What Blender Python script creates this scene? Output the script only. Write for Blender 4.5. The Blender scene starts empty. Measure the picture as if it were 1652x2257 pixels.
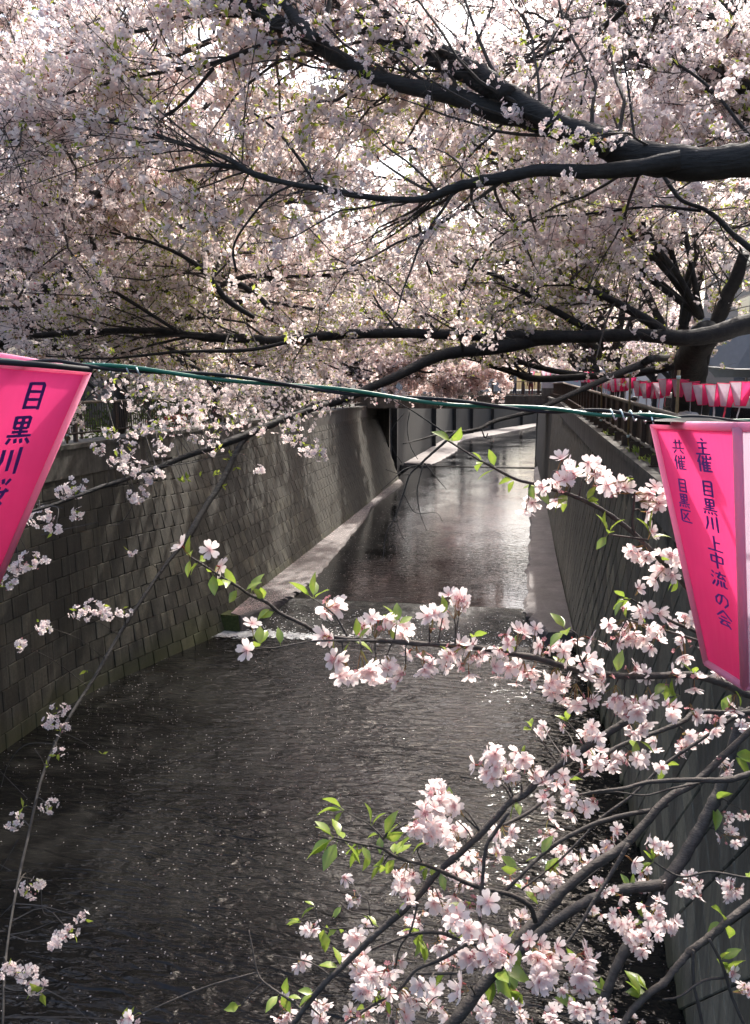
import bpy, math, random
import numpy as np
from mathutils import Vector, Matrix

rng = np.random.default_rng(7)
random.seed(7)
S = bpy.context.scene
COL = S.collection

# ------------------------------------------------------------------ camera, sky, sun, exposure
CAM = np.array([0.0, 0.0, 7.0])
FPX, CX, CY = 1738.0, 826.0, 1128.5
PITCH = math.atan(278 / FPX)
YAW = math.atan(314 / math.hypot(FPX, 278))
FWD = np.array([-math.sin(YAW) * math.cos(PITCH), math.cos(YAW) * math.cos(PITCH), -math.sin(PITCH)])
RGT = np.array([math.cos(YAW), math.sin(YAW), 0.0])
UPV = np.cross(RGT, FWD)
cd = bpy.data.cameras.new('camera')
cam = bpy.data.objects.new('camera', cd)
COL.objects.link(cam)
M = Matrix(((RGT[0], UPV[0], -FWD[0], 0), (RGT[1], UPV[1], -FWD[1], 0), (RGT[2], UPV[2], -FWD[2], 7.0), (0, 0, 0, 1)))
cam.matrix_world = M
cd.sensor_fit = 'VERTICAL'
cd.sensor_height = 36
cd.lens = 36 * FPX / 2257
cd.clip_start = 0.05
cd.clip_end = 3000
S.camera = cam

SUN_EL, SUN_AZ = math.radians(48), math.radians(13)      # azimuth from +y towards +x
w = bpy.data.worlds.new('World')
S.world = w
w.use_nodes = True
nt = w.node_tree
bg = nt.nodes['Background']
sky = nt.nodes.new('ShaderNodeTexSky')
sky.sky_type = 'NISHITA'
sky.sun_disc = False
sky.sun_elevation = SUN_EL
sky.sun_rotation = SUN_AZ
sky.air_density = 1.0
sky.dust_density = 5.5
sky.ozone_density = 1.0
nt.links.new(sky.outputs[0], bg.inputs[0])
bg.inputs[1].default_value = 0.15
sd = bpy.data.lights.new('sun', 'SUN')
sd.energy = 2.6
sd.angle = math.radians(1.0)
sd.color = (1.0, 0.94, 0.87)
sun = bpy.data.objects.new('sun', sd)
COL.objects.link(sun)
sdir = Vector((math.sin(SUN_AZ) * math.cos(SUN_EL), math.cos(SUN_AZ) * math.cos(SUN_EL), math.sin(SUN_EL)))
sun.rotation_euler = sdir.to_track_quat('Z', 'Y').to_euler()
S.view_settings.view_transform = 'Standard'
S.view_settings.look = 'None'
S.view_settings.exposure = 1.45
S.view_settings.gamma = 1
S.cycles.max_bounces = 14
S.cycles.diffuse_bounces = 12
S.cycles.glossy_bounces = 3
S.cycles.transmission_bounces = 10
S.cycles.use_denoising = True

# ------------------------------------------------------------------ helpers
def ray(x, y):
    return FWD * FPX + RGT * (x - CX) - UPV * (y - CY)
def P(x, y, d):
    """sight line through (x, y), at camera depth d"""
    return CAM + ray(x, y) / FPX * d
def onz(x, y, z):
    r = ray(x, y)
    return CAM + r * (z - 7.0) / r[2]
def proj(V):
    D = np.asarray(V) - CAM
    z = np.maximum(D @ FWD, 1e-3)
    return np.stack([CX + (D @ RGT) / z * FPX, CY - (D @ UPV) / z * FPX, z], -1)
def unit(v):
    return v / np.maximum(np.linalg.norm(v, axis=-1, keepdims=True), 1e-9)

class MB:
    def __init__(s):
        s.v, s.t, s.f, s.n = [], [], [], 0
    def add(s, V, F, tint=0.5, mat=0):
        V = np.asarray(V, float).reshape(-1, 3)
        s.v.append(V)
        s.t.append(np.broadcast_to(np.asarray(tint, float).reshape(-1), (len(V),)) if np.ndim(tint) else np.full(len(V), float(tint)))
        if not isinstance(F, list): F = [F]
        for f in F:
            f = np.asarray(f, int)
            if f.ndim == 1: f = f[None]
            s.f.append((f + s.n, mat))
        s.n += len(V)
        return s
    def box(s, c, d, rz=0, tint=.5, mat=0):
        c, d = np.asarray(c, float), np.asarray(d, float) / 2
        V = np.array([[i, j, k] for i in (-1, 1) for j in (-1, 1) for k in (-1, 1)], float) * d
        if rz:
            a, b = math.cos(rz), math.sin(rz)
            V = V @ np.array([[a, b, 0], [-b, a, 0], [0, 0, 1]])
        return s.add(V + c, [[0, 1, 3, 2], [4, 6, 7, 5], [0, 4, 5, 1], [2, 3, 7, 6], [0, 2, 6, 4], [1, 5, 7, 3]], tint, mat)
    def hexa(s, V, tint=.5, mat=0):
        """8 corners: bottom ring of 4, top ring of 4"""
        return s.add(V, [[3, 2, 1, 0], [4, 5, 6, 7], [0, 1, 5, 4], [1, 2, 6, 5], [2, 3, 7, 6], [3, 0, 4, 7]], tint, mat)
    def prism(s, poly, z0, z1, tint=.5, mat=0):
        n = len(poly); poly = np.asarray(poly, float)
        z0 = np.broadcast_to(z0, (n,)); z1 = np.broadcast_to(z1, (n,))
        V = np.concatenate([np.c_[poly, z0], np.c_[poly, z1]])
        s.add(V, [list(range(n, 2 * n)), list(range(n - 1, -1, -1))], tint, mat)
        s.f.extend([(np.array([[i, (i + 1) % n, n + (i + 1) % n, n + i]]) + s.n - 2 * n, mat) for i in range(n)])
        return s
    def tubes(s, Pn, R, sides=5, tint=.5, mat=0):
        Pn = np.asarray(Pn, float)
        if Pn.ndim == 2: Pn = Pn[None]
        N, K, _ = Pn.shape
        R = np.broadcast_to(np.asarray(R, float), (N, K))
        T = unit(np.gradient(Pn, axis=1))
        ref = np.zeros_like(T); ref[..., 2] = 1
        m = unit(Pn[:, -1] - Pn[:, 0])
        par = np.abs(m[:, 2]) > .75
        ref[par] = np.array([0.3, 1, 0.])
        A = unit(np.cross(T, ref)); B = np.cross(A, T)
        an = np.arange(sides) * 2 * math.pi / sides
        V = Pn[:, :, None] + R[:, :, None, None] * (A[:, :, None] * np.cos(an)[:, None] + B[:, :, None] * np.sin(an)[:, None])
        idx = np.arange(N * K * sides).reshape(N, K, sides)
        a, b = idx[:, :-1], idx[:, 1:]
        F = np.stack([a, np.roll(a, -1, 2), np.roll(b, -1, 2), b], -1).reshape(-1, 4)
        caps = [idx[:, 0, ::-1].reshape(N, sides), idx[:, -1].reshape(N, sides)] if sides > 4 else []
        return s.add(V, [F] + caps, tint, mat)
    def mesh(s, name, mats, smooth=False):
        me = bpy.data.meshes.new(name)
        V = np.concatenate(s.v); T = np.concatenate(s.t)
        me.vertices.add(len(V)); me.vertices.foreach_set('co', V.astype(np.float32).ravel())
        loops = np.concatenate([f.ravel() for f, _ in s.f])
        tot = np.concatenate([np.full(len(f), f.shape[1]) for f, _ in s.f])
        mi = np.concatenate([np.full(len(f), m) for f, m in s.f])
        me.loops.add(len(loops)); me.loops.foreach_set('vertex_index', loops.astype(np.int32))
        me.polygons.add(len(tot))
        me.polygons.foreach_set('loop_start', np.concatenate([[0], np.cumsum(tot)[:-1]]).astype(np.int32))
        me.polygons.foreach_set('material_index', mi.astype(np.int32))
        me.polygons.foreach_set('use_smooth', np.full(len(tot), smooth))
        at = me.attributes.new('tint', 'FLOAT', 'POINT'); at.data.foreach_set('value', T.astype(np.float32))
        for m in (mats if isinstance(mats, (list, tuple)) else [mats]): me.materials.append(m)
        me.update(calc_edges=True)
        return me
    def build(s, name, mats, parent=None, smooth=False, **k):
        return link(name, s.mesh(name, mats, smooth), parent, **k)

def link(name, me, parent=None, loc=None, kind=None, label=None, cat=None, group=None, mat=None):
    o = bpy.data.objects.new(name, me)
    COL.objects.link(o)
    if parent is not None:
        o.parent = parent
        o.matrix_parent_inverse = PINV.get(parent.name, Matrix())
    if mat is not None: o.matrix_basis = mat
    if loc is not None: o.location = loc
    tag(o, label, cat, group, kind)
    return o
PINV = {}
def tag(o, label=None, cat=None, group=None, kind=None):
    for k, v in (('label', label), ('category', cat), ('group', group), ('kind', kind)):
        if v: o[k] = v
    return o
def thing(name, loc, label, cat, group=None):
    """Empty at the thing's base; parts are built in world space and parented with the inverse"""
    o = bpy.data.objects.new(name, None)
    COL.objects.link(o)
    o.location = loc
    o.empty_display_size = .2
    PINV[o.name] = Matrix.Translation(-Vector(loc))
    return tag(o, label, cat, group)
def copy_tree(o, parent=None):
    c = o.copy(); COL.objects.link(c)
    if parent is not None:
        c.parent = parent; c.matrix_parent_inverse = o.matrix_parent_inverse.copy()
    for ch in list(o.children): copy_tree(ch, c)
    return c

def spline(pts, n):
    """Catmull-Rom resample of rows (any dims) to n samples"""
    p = np.asarray(pts, float)
    if len(p) == 2: return p[0] + (p[1] - p[0]) * np.linspace(0, 1, n)[:, None]
    q = np.concatenate([[2 * p[0] - p[1]], p, [2 * p[-1] - p[-2]]])
    u = np.linspace(0, len(p) - 1 - 1e-6, n); i = u.astype(int); t = (u - i)[:, None]
    a, b, c, d = q[i], q[i + 1], q[i + 2], q[i + 3]
    return .5 * (2 * b + (c - a) * t + (2 * a - 5 * b + 4 * c - d) * t ** 2 + (3 * b - a - 3 * c + d) * t ** 3)

# ------------------------------------------------------------------ materials
def newmat(name):
    m = bpy.data.materials.new(name); m.use_nodes = True
    n = m.node_tree; n.nodes.clear()
    out = n.nodes.new('ShaderNodeOutputMaterial')
    return m, n, out
def N(n, t, **k):
    x = n.nodes.new('ShaderNode' + t)
    for a, b in k.items():
        if a in x.inputs: x.inputs[a].default_value = b
        else: setattr(x, a, b)
    return x
def ramp(n, src, stops):
    r = n.nodes.new('ShaderNodeValToRGB')
    e = r.color_ramp.elements
    while len(e) < len(stops): e.new(.5)
    for el, (p, c) in zip(e, stops):
        el.position = p; el.color = (*c, 1) if len(c) == 3 else c
    n.links.new(src, r.inputs[0])
    return r.outputs[0]
def coords(n, scale=(1, 1, 1), kind='Position'):
    g = n.nodes.new('ShaderNodeNewGeometry') if kind == 'Position' else n.nodes.new('ShaderNodeTexCoord')
    mp = n.nodes.new('ShaderNodeMapping'); mp.inputs['Scale'].default_value = scale
    n.links.new(g.outputs[kind], mp.inputs[0])
    return mp.outputs[0]
def noise(n, vec, scale, detail=4, rough=.55, dist=0):
    x = N(n, 'TexNoise', Scale=scale, Detail=detail, Roughness=rough, Distortion=dist)
    n.links.new(vec, x.inputs['Vector'])
    return x.outputs[0]
def mixc(n, a, b, f, mode='MIX'):
    x = n.nodes.new('ShaderNodeMix'); x.data_type = 'RGBA'; x.blend_type = mode
    for s, v in ((x.inputs[6], a), (x.inputs[7], b), (x.inputs[0], f)):
        if hasattr(v, 'is_linked'): n.links.new(v, s)
        else: s.default_value = (*v, 1) if isinstance(v, tuple) and len(v) == 3 else v
    return x.outputs[2]
def bump(n, h, strength, dist=.02, base=None):
    b = N(n, 'Bump', Strength=strength, Distance=dist)
    n.links.new(h, b.inputs['Height'])
    if base is not None: n.links.new(base, b.inputs['Normal'])
    return b.outputs[0]
def princ(n, out, col, rough=.8, nrm=None, **k):
    p = N(n, 'BsdfPrincipled', **k)
    if hasattr(col, 'is_linked'): n.links.new(col, p.inputs['Base Color'])
    else: p.inputs['Base Color'].default_value = (*col, 1)
    if hasattr(rough, 'is_linked'): n.links.new(rough, p.inputs['Roughness'])
    else: p.inputs['Roughness'].default_value = rough
    if nrm is not None: n.links.new(nrm, p.inputs['Normal'])
    n.links.new(p.outputs[0], out.inputs[0])
    return p

def leafy(name, stops, trans=.5, rough=.6, gloss=0.0):
    m, n, out = newmat(name)
    a = N(n, 'Attribute', attribute_name='tint')
    c = ramp(n, a.outputs['Fac'], stops)
    d = N(n, 'BsdfDiffuse'); t = N(n, 'BsdfTranslucent')
    n.links.new(c, d.inputs[0]); n.links.new(c, t.inputs[0])
    mx = N(n, 'MixShader'); mx.inputs[0].default_value = trans
    n.links.new(d.outputs[0], mx.inputs[1]); n.links.new(t.outputs[0], mx.inputs[2])
    sh = mx.outputs[0]
    if gloss:
        g = N(n, 'BsdfGlossy', Roughness=.35)
        m2 = N(n, 'MixShader'); m2.inputs[0].default_value = gloss
        n.links.new(sh, m2.inputs[1]); n.links.new(g.outputs[0], m2.inputs[2]); sh = m2.outputs[0]
    n.links.new(sh, out.inputs[0])
    return m
PETAL = leafy('petal', [(0, (.89, .82, .80)), (.45, (.87, .76, .735)), (.75, (.81, .59, .59)), (.86, (.72, .36, .42)), (.9, (.26, .12, .08)), (1, (.30, .16, .09))], .6)
LEAF = leafy('young_leaf', [(0, (.12, .20, .03)), (.5, (.25, .36, .05)), (.8, (.38, .42, .08)), (1, (.32, .18, .06))], .5, gloss=.06)
LEAFC = leafy('canopy_young_leaf', [(0, (.26, .34, .05)), (.5, (.40, .47, .08)), (.85, (.50, .52, .12)), (1, (.40, .24, .09))], .6)
CALYX = leafy('calyx_red', [(0, (.24, .05, .05)), (1, (.40, .14, .10))], .15)
STALK = leafy('flower_stalk', [(0, (.20, .22, .06)), (1, (.30, .16, .08))], .15)
STAMEN = leafy('stamen', [(0, (.75, .62, .45)), (1, (.75, .30, .35))], .2)

def bark(name, dark, light, scale=1.0, bd=.02):
    m, n, out = newmat(name)
    v = coords(n, (1, 1, 1))
    a = noise(n, v, 9 * scale, 6, .65)
    b = noise(n, coords(n, (6, 6, 34)), 1.6 * scale, 3)
    c = ramp(n, a, [(.3, dark), (.62, tuple(.5 * (x + y) for x, y in zip(dark, light))), (.8, light)])
    h = N(n, 'Math', operation='ADD'); n.links.new(a, h.inputs[0]); n.links.new(b, h.inputs[1])
    princ(n, out, c, .8, bump(n, h.outputs[0], .7, bd))
    return m
BARK = bark('cherry_bark', (.009, .008, .007), (.042, .036, .031))
TWIG = bark('cherry_twig', (.026, .021, .018), (.105, .088, .074), 4, .005)

def simple(name, col, rough=.6, nz=0, metallic=0, streak=0, bumpk=.3, scale=8, **k):
    m, n, out = newmat(name)
    c = col
    v = coords(n, (1, 1, 1))
    f = noise(n, v, scale, 5, .6)
    if nz:
        c = ramp(n, f, [(.25, tuple(x * (1 - nz) for x in col)), (.75, tuple(min(1, x * (1 + nz)) for x in col))])
    if streak:
        s = noise(n, coords(n, (5, 5, .35)), 1.0, 4)
        c = mixc(n, c, tuple(x * .45 for x in col), ramp(n, s, [(.45, (0, 0, 0)), (.7, (streak,) * 3)]))
    princ(n, out, c, rough, bump(n, f, bumpk, .01), Metallic=metallic, **k)
    return m

def wallmat(name, dark, mid, light, moss=(.075, .08, .03), joint=False):
    m, n, out = newmat(name)
    v = coords(n)
    oi = N(n, 'ObjectInfo')
    big = noise(n, v, .55, 4, .6)
    fine = noise(n, v, 14, 6, .7)
    st = noise(n, coords(n, (4.2, 4.2, .22)), 1.0, 5, .6)
    st2 = noise(n, coords(n, (12, 12, .3)), 1.0, 4, .6)
    base = ramp(n, fine, [(.25, dark), (.5, mid), (.8, light)])
    rnd = ramp(n, oi.outputs['Random'], [(0, (.55, .53, .50)), (.5, (.95, .95, .95)), (.85, (1.2, 1.18, 1.1)), (1, (1.75, 1.7, 1.55))])
    c = mixc(n, base, rnd, 1.0, 'MULTIPLY') if not joint else base
    # run-off streaks: dark algae and pale lime
    c = mixc(n, c, tuple(x * .38 for x in mid), ramp(n, st, [(.44, (0, 0, 0)), (.64, (.8, .8, .8))]))
    c = mixc(n, c, (.22, .205, .155), ramp(n, st2, [(.60, (0, 0, 0)), (.74, (.72, .72, .72))]))
    # upper courses painted darker so the lower wall looks sunlit, wash level near the water, moss at the foot
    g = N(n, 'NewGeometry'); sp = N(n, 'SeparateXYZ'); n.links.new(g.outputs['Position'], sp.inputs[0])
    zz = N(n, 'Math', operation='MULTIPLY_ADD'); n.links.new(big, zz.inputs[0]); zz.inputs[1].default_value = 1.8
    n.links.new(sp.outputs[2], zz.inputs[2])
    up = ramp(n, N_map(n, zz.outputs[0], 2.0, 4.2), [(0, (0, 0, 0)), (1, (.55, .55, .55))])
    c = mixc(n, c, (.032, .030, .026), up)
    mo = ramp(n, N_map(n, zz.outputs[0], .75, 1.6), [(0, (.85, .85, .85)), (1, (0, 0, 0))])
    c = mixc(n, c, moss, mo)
    princ(n, out, c, .82, bump(n, fine, .5, .012))
    return m
def N_map(n, src, a, b):
    x = N(n, 'MapRange'); x.inputs[1].default_value = a; x.inputs[2].default_value = b
    n.links.new(src, x.inputs[0]); return x.outputs[0]
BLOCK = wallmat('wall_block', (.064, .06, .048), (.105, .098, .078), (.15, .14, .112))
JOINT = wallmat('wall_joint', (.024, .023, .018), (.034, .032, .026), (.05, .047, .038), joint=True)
CONC = simple('weathered_concrete', (.105, .10, .088), .85, .35, streak=.9)
CONCD = simple('dark_concrete', (.085, .083, .075), .85, .35, streak=.8)
FARC = simple('dark_far_concrete', (.022, .0215, .019), .85, .4, streak=.8)  # very dark concrete for the wall past the bridge
LEDGE = None
def ledgemat():
    m, n, out = newmat('wet_concrete_ledge')
    v = coords(n)
    a = noise(n, v, 1.6, 6, .7); b = noise(n, v, 22, 5, .7)
    c = ramp(n, a, [(.3, (.085, .073, .07)), (.55, (.15, .132, .127)), (.75, (.22, .196, .19))])
    c = mixc(n, c, (.08, .075, .07), ramp(n, b, [(.5, (0, 0, 0)), (.75, (.6, .6, .6))]))
    princ(n, out, c, .7, bump(n, b, .6, .02))
    return m
LEDGE = ledgemat()

def watermat(name, col, amp, sc, rough=.06, asp=2.6):
    m, n, out = newmat(name)
    v1 = coords(n, (.8, asp, 1)); v2 = coords(n, (1, asp * .8, 1))
    a = noise(n, v1, sc, 2, .45, .8); b = noise(n, v2, sc * 2.7, 2, .5, .5); e = noise(n, coords(n), .35, 2)
    h = N(n, 'Math', operation='MULTIPLY_ADD'); n.links.new(b, h.inputs[0]); h.inputs[1].default_value = .30; n.links.new(a, h.inputs[2])
    st = N(n, 'Math', operation='MULTIPLY'); n.links.new(N_map(n, e, .35, .65), st.inputs[0]); st.inputs[1].default_value = amp
    bb = N(n, 'Bump', Distance=.1); n.links.new(h.outputs[0], bb.inputs['Height'])
    ad = N(n, 'Math', operation='ADD'); ad.inputs[1].default_value = amp * .45; n.links.new(st.outputs[0], ad.inputs[0])
    n.links.new(ad.outputs[0], bb.inputs['Strength'])
    bed = ramp(n, noise(n, coords(n), .9, 5, .6), [(.3, tuple(x * .85 for x in col)), (.7, tuple(x * 1.2 for x in col))])
    princ(n, out, bed, rough, bb.outputs[0], IOR=1.36)
    return m
WATER = watermat('river_water', (.013, .0127, .012), .75, 2.1)
WATERF = watermat('river_water_upstream', (.007, .007, .007), .085, 3.6, .03, 2.0)
RAPID = watermat('rapid_water', (.05, .05, .046), 1.0, 9.0, .16)
FOAM = simple('white_water', (.62, .63, .63), .5, .3, bumpk=.8, scale=30)
BLOCKF = wallmat('wall_block_shaded', (.042, .040, .031), (.068, .064, .05), (.10, .095, .075))  # darker block copy: canopy shade on the far wall put into the colour
BLOCKR = wallmat('wall_block_olive', (.17, .16, .12), (.25, .235, .18), (.32, .30, .24))
RUST = simple('brown_paint', (.055, .034, .024), .55, .35, streak=.5, scale=15)
RAILM = simple('worn_rail', (.20, .165, .125), .6, .35, scale=20)
BAMBOO = simple('pole_wood', (.20, .135, .06), .6, .3, scale=20)
GROUND = simple('street_asphalt', (.06, .058, .055), .9, .3, scale=5)
def cloth(name, col, col2=None, trans=.45):
    m, n, out = newmat(name)
    f = noise(n, coords(n, (1, 1, 1), 'Object'), 6, 4)
    c = ramp(n, f, [(.3, tuple(x * .9 for x in col)), (.7, col2 or col)])
    p = N(n, 'BsdfPrincipled', Roughness=.55); n.links.new(c, p.inputs[0])
    wv = noise(n, coords(n, (7, 7, 1.2), 'Object'), 3, 2)
    n.links.new(bump(n, wv, .4, .02), p.inputs['Normal'])
    t = N(n, 'BsdfTranslucent'); n.links.new(c, t.inputs[0])
    mx = N(n, 'MixShader'); mx.inputs[0].default_value = trans
    n.links.new(p.outputs[0], mx.inputs[1]); n.links.new(t.outputs[0], mx.inputs[2]); n.links.new(mx.outputs[0], out.inputs[0])
    return m
PINK = cloth('pink_cloth', (.98, .075, .26), trans=.62)
PINKW = cloth('white_cloth', (.54, .46, .56), (.66, .57, .66))
PIPE = cloth('pale_pink_piping', (.95, .44, .60), trans=.5)
INK = simple('purple_ink', (.085, .02, .25), .6)
GREENC = simple('green_cable', (.015, .14, .085), .3, .15)
BLACKC = simple('black_rubber', (.012, .012, .014), .75, .1)
TIE = simple('pale_tie', (.55, .68, .66), .4)
STRIP_W = cloth('white_paper', (.72, .70, .72)); STRIP_P = cloth('pink_paper', (.80, .16, .24))

# ------------------------------------------------------------------ setting: ground, river, walls
def zr(y):                       # right wall top
    return 5.75 + .02 * (min(max(y, -5), 40) - 10)
ZL = 5.65
m = MB()
m.prism([(-300, -60), (-10.25, -60), (-10.25, 62), (-300, 62)], 3.5, 4.95)
m.prism([(2.45, -60), (300, -60), (300, 76), (2.45, 76)], 3.5, 4.95)
m.prism([(-300, 62.01), (-10.25, 62.01), (-9.6, 98), (-4.2, 119), (2.5, 143), (12, 168), (40, 200), (300, 420), (-300, 420)], 3.5, 4.95)
m.prism([(2.45, 76.01), (300, 76.01), (300, 300), (60, 190), (22, 160), (9, 130)], 3.5, 4.95)
m.build('street', GROUND, kind='structure')
m = MB(); m.add([(-900, -900, -1.2), (900, -900, -1.2), (900, 2000, -1.2), (-900, 2000, -1.2)], [[0, 1, 2, 3]])
m.build('ground', GROUND, kind='structure')

def grid(x0, x1, y0, y1, nx, ny, zf):
    X, Y = np.meshgrid(np.linspace(x0, x1, nx), np.linspace(y0, y1, ny))
    V = np.stack([X, Y, zf(X, Y)], -1).reshape(-1, 3)
    i = np.arange(nx * ny).reshape(ny, nx)
    F = np.stack([i[:-1, :-1], i[:-1, 1:], i[1:, 1:], i[1:, :-1]], -1).reshape(-1, 4)
    return V, F
m = MB(); m.add(*grid(-10, 2.4, -30, 21.6, 40, 120, lambda X, Y: .008 * np.sin(2 * X + Y * 1.3)))
m.build('river', WATER, smooth=True, kind='structure')
m = MB(); m.add(*grid(-8.4, 1.9, 23.3, 64.9, 30, 80, lambda X, Y: 0 * X + .4))
m.add(*grid(-10, 60, 65.1, 240, 2, 2, lambda X, Y: 0 * X + .47))
m.build('river', WATERF, smooth=True, kind='structure')
def chute(X, Y):
    t = np.clip((23.35 - Y) / 2.45, 0, 1)
    return .4 - .42 * t ** 1.4 + .02 * np.sin(9 * X + 3 * np.sin(5 * Y)) * np.clip(t * 3, 0, 1) * np.clip((1 - t) * 4, 0, 1)
m = MB(); m.add(*grid(-8.2, 1.75, 20.9, 23.35, 160, 30, chute))
m.build('rapid', RAPID, smooth=True, kind='structure')
# second drop upstream
m = MB(); m.box((-3.7, 65, .19), (11.4, .18, .53)); m.build('weir_sill', CONC, kind='structure')

# ledges (concrete benches with ragged waterline)
def ledge(back, front, z0, z1, name):
    b = spline(back, 30); f = spline(front, 90)
    f = f + rng.normal(0, .05, f.shape) * np.linspace(1, .6, 90)[:, None]
    poly = np.concatenate([b, f[::-1]])
    mm = MB()
    # strips: top from back to front with slight dip at the edge
    n = 90
    bb = spline(back, n)
    rows = [bb, bb + (f - bb) * .6, bb + (f - bb) * .93, f]
    zs = [z1, z1 - .01, z1 - .03, z1 - .10]
    V = np.concatenate([np.c_[r, np.full(n, z)] for r, z in zip(rows, zs)] + [np.c_[f + .0, np.full(n, z0)]])
    F = []
    for k in range(4):
        i = np.arange(n - 1)
        F.append(np.stack([k * n + i, k * n + i + 1, (k + 1) * n + i + 1, (k + 1) * n + i], -1))
    mm.add(V, [np.concatenate(F)])
    # end faces
    for e in (0, n - 1):
        ids = [e, n + e, 2 * n + e, 3 * n + e]
        W = np.concatenate([V[ids], [[V[3 * n + e][0], V[3 * n + e][1], z0], [V[e][0], V[e][1], z0]]])
        mm.add(W, [[0, 1, 2, 3, 4, 5]])
    mm.build(name, LEDGE, kind='structure')
    return bb, f
LB = [(-7.95, 20.95), (-8.0, 24), (-8.02, 44), (-8.3, 54.2)]
LF = [(-7.6, 20.8), (-6.9, 22.6), (-6.78, 24), (-6.72, 26.2), (-6.98, 31.9), (-7.28, 37.5), (-7.66, 43.6), (-7.45, 52), (-7.9, 54.6)]
ledge(LB, LF, -.1, .52, 'concrete_ledge')
RB = [(1.66, 20.9), (1.66, 30), (1.76, 44), (1.8, 66)]
RF = [(.97, 20.9), (.42, 22.9), (.5, 26), (.66, 33.3), (.9, 43), (1.22, 53), (1.5, 64)]
ledge(RB, RF, -.1, .50, 'concrete_ledge')
FB_ = [(-9.2, 65.2), (-8.8, 80), (-8.4, 98), (-6, 109), (-2.6, 121), (3.7, 142)]
FF_ = [(-6.9, 65.2), (-6.4, 70), (-5.9, 81), (-6.6, 92), (-5.2, 101), (-2.6, 108), (3.3, 132)]
ledge(FB_, FF_, .3, .62, 'concrete_ledge')

# ---- left wall: upright near the camera, turning smoothly into a leaning face upstream
def sstep(t): t = min(max(t, 0.0), 1.0); return t * t * (3 - 2 * t)
def xl(y, z): return -9.66 + 1.64 * sstep((y - 14.5) / 8.0) * (5.1 - z) / 4.8
def block_mesh(seed, w_, h_, dp):
    r = np.random.default_rng(seed)
    a, b = w_ / 2, h_ / 2
    q = [(-a, -b), (a, -b), (a, b), (-a, b)]
    back = np.array([(-.03, x, z) for x, z in q])
    mid = np.array([(dp * .72, x, z) for x, z in q])
    e = .012
    fr = np.array([(dp + r.uniform(-.004, .006), x * (1 - e / a) + r.uniform(-.004, .004), z * (1 - e / b) + r.uniform(-.004, .004)) for x, z in q])
    mm = MB()
    V = np.concatenate([back, mid, fr])
    F = [[8, 9, 10, 11]]
    for k in (0, 4):
        for i in range(4):
            F.append([k + i, k + (i + 1) % 4, k + 4 + (i + 1) % 4, k + 4 + i])
    mm.add(V, [np.array(F)])
    return mm
COURSE, BW = .43, .50
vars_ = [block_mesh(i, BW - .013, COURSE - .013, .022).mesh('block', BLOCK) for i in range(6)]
def wall_stretch(t, ya, yb, order, vars_, bm):
    ys = np.linspace(ya, yb, 60); zs = np.linspace(-.4, 5.2, 8)
    V = np.array([(xl(y, z) - .012, y, z) for y in ys for z in zs]); ix = np.arange(480).reshape(60, 8)
    m = MB(); m.add(V, np.stack([ix[:-1, :-1], ix[1:, :-1], ix[1:, 1:], ix[:-1, 1:]], -1).reshape(-1, 4))
    n0 = len(V)
    m.hexa([(-10.25, ya, -.4), (-10.25, yb, -.4), (-9.9, yb, -.4), (-9.9, ya, -.4), (-10.25, ya, 5.2), (-10.25, yb, 5.2), (-9.72, yb, 5.2), (-9.72, ya, 5.2)])
    for e in (ya, yb) if False else (yb,): m.add([(xl(e, -.4) - .012, e, -.4), (xl(e, 5.2) - .012, e, 5.2), (-9.95, e, 5.2), (-9.95, e, -.4)], [[0, 1, 2, 3]])
    m.build('backing', JOINT, t)
    m = MB(); yc, L = (ya + yb) / 2, yb - ya
    m.box((-9.93, yc, 5.33), (.64, L, .64)); m.box((-9.97, yc, 5.68), (.78, L, .10)); m.build('coping', CONC, t)
    cells = []
    for r in range(13):
        for c in range(-2, 112):
            y = 2.0 + BW / 2 + BW * c + (BW / 2 if r % 2 else 0)
            if not ya <= y < yb: continue
            k_ = 1 / math.cos(math.atan(1.64 * sstep((y - 14.5) / 8.0) / 4.8))
            z = -.12 + COURSE / k_ * (r + .5)
            if z < 5.02: cells.append((y, z))
    cells.sort(key=order)
    rest = MB()
    for k, (y, z) in enumerate(cells):
        bt = math.atan((xl(y, z - .2) - xl(y, z + .2)) / .4); yw = -math.atan((xl(y + .2, z) - xl(y - .2, z)) / .4)
        Mx = Matrix.Translation((xl(y, z), y, z)) @ Matrix.Rotation(yw + rng.normal(0, .003), 4, 'Z') @ Matrix.Rotation(-bt + rng.normal(0, .002), 4, 'Y')
        if k < 298: link('block', vars_[rng.integers(6)], t, mat=Mx)
        else:
            b_ = block_mesh(int(rng.integers(999)), BW - .013, COURSE - .013, .022)
            rest.add(np.concatenate(b_.v) @ np.array(Mx.to_3x3()).T + np.array(Mx.translation), [f for f, _ in b_.f])
    if rest.n: rest.build('blocks', bm, t, kind='stuff')
lw = thing('river_wall', (-9.7, 14, 0), 'near stretch of grey block river wall on the far left side, below the drop', 'wall')
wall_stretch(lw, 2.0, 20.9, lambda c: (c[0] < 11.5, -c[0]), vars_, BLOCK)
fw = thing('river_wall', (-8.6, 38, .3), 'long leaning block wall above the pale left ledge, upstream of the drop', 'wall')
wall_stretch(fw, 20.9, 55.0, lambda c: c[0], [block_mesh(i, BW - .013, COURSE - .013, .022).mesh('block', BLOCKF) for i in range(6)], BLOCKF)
m = MB(); m.box((-9.35, 55.2, 2.4), (1.1, .36, 6.2)); m.build('end_pier', CONC, fw)
m = MB()                                                  # mossy toe where the ledge ends at the drop
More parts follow.
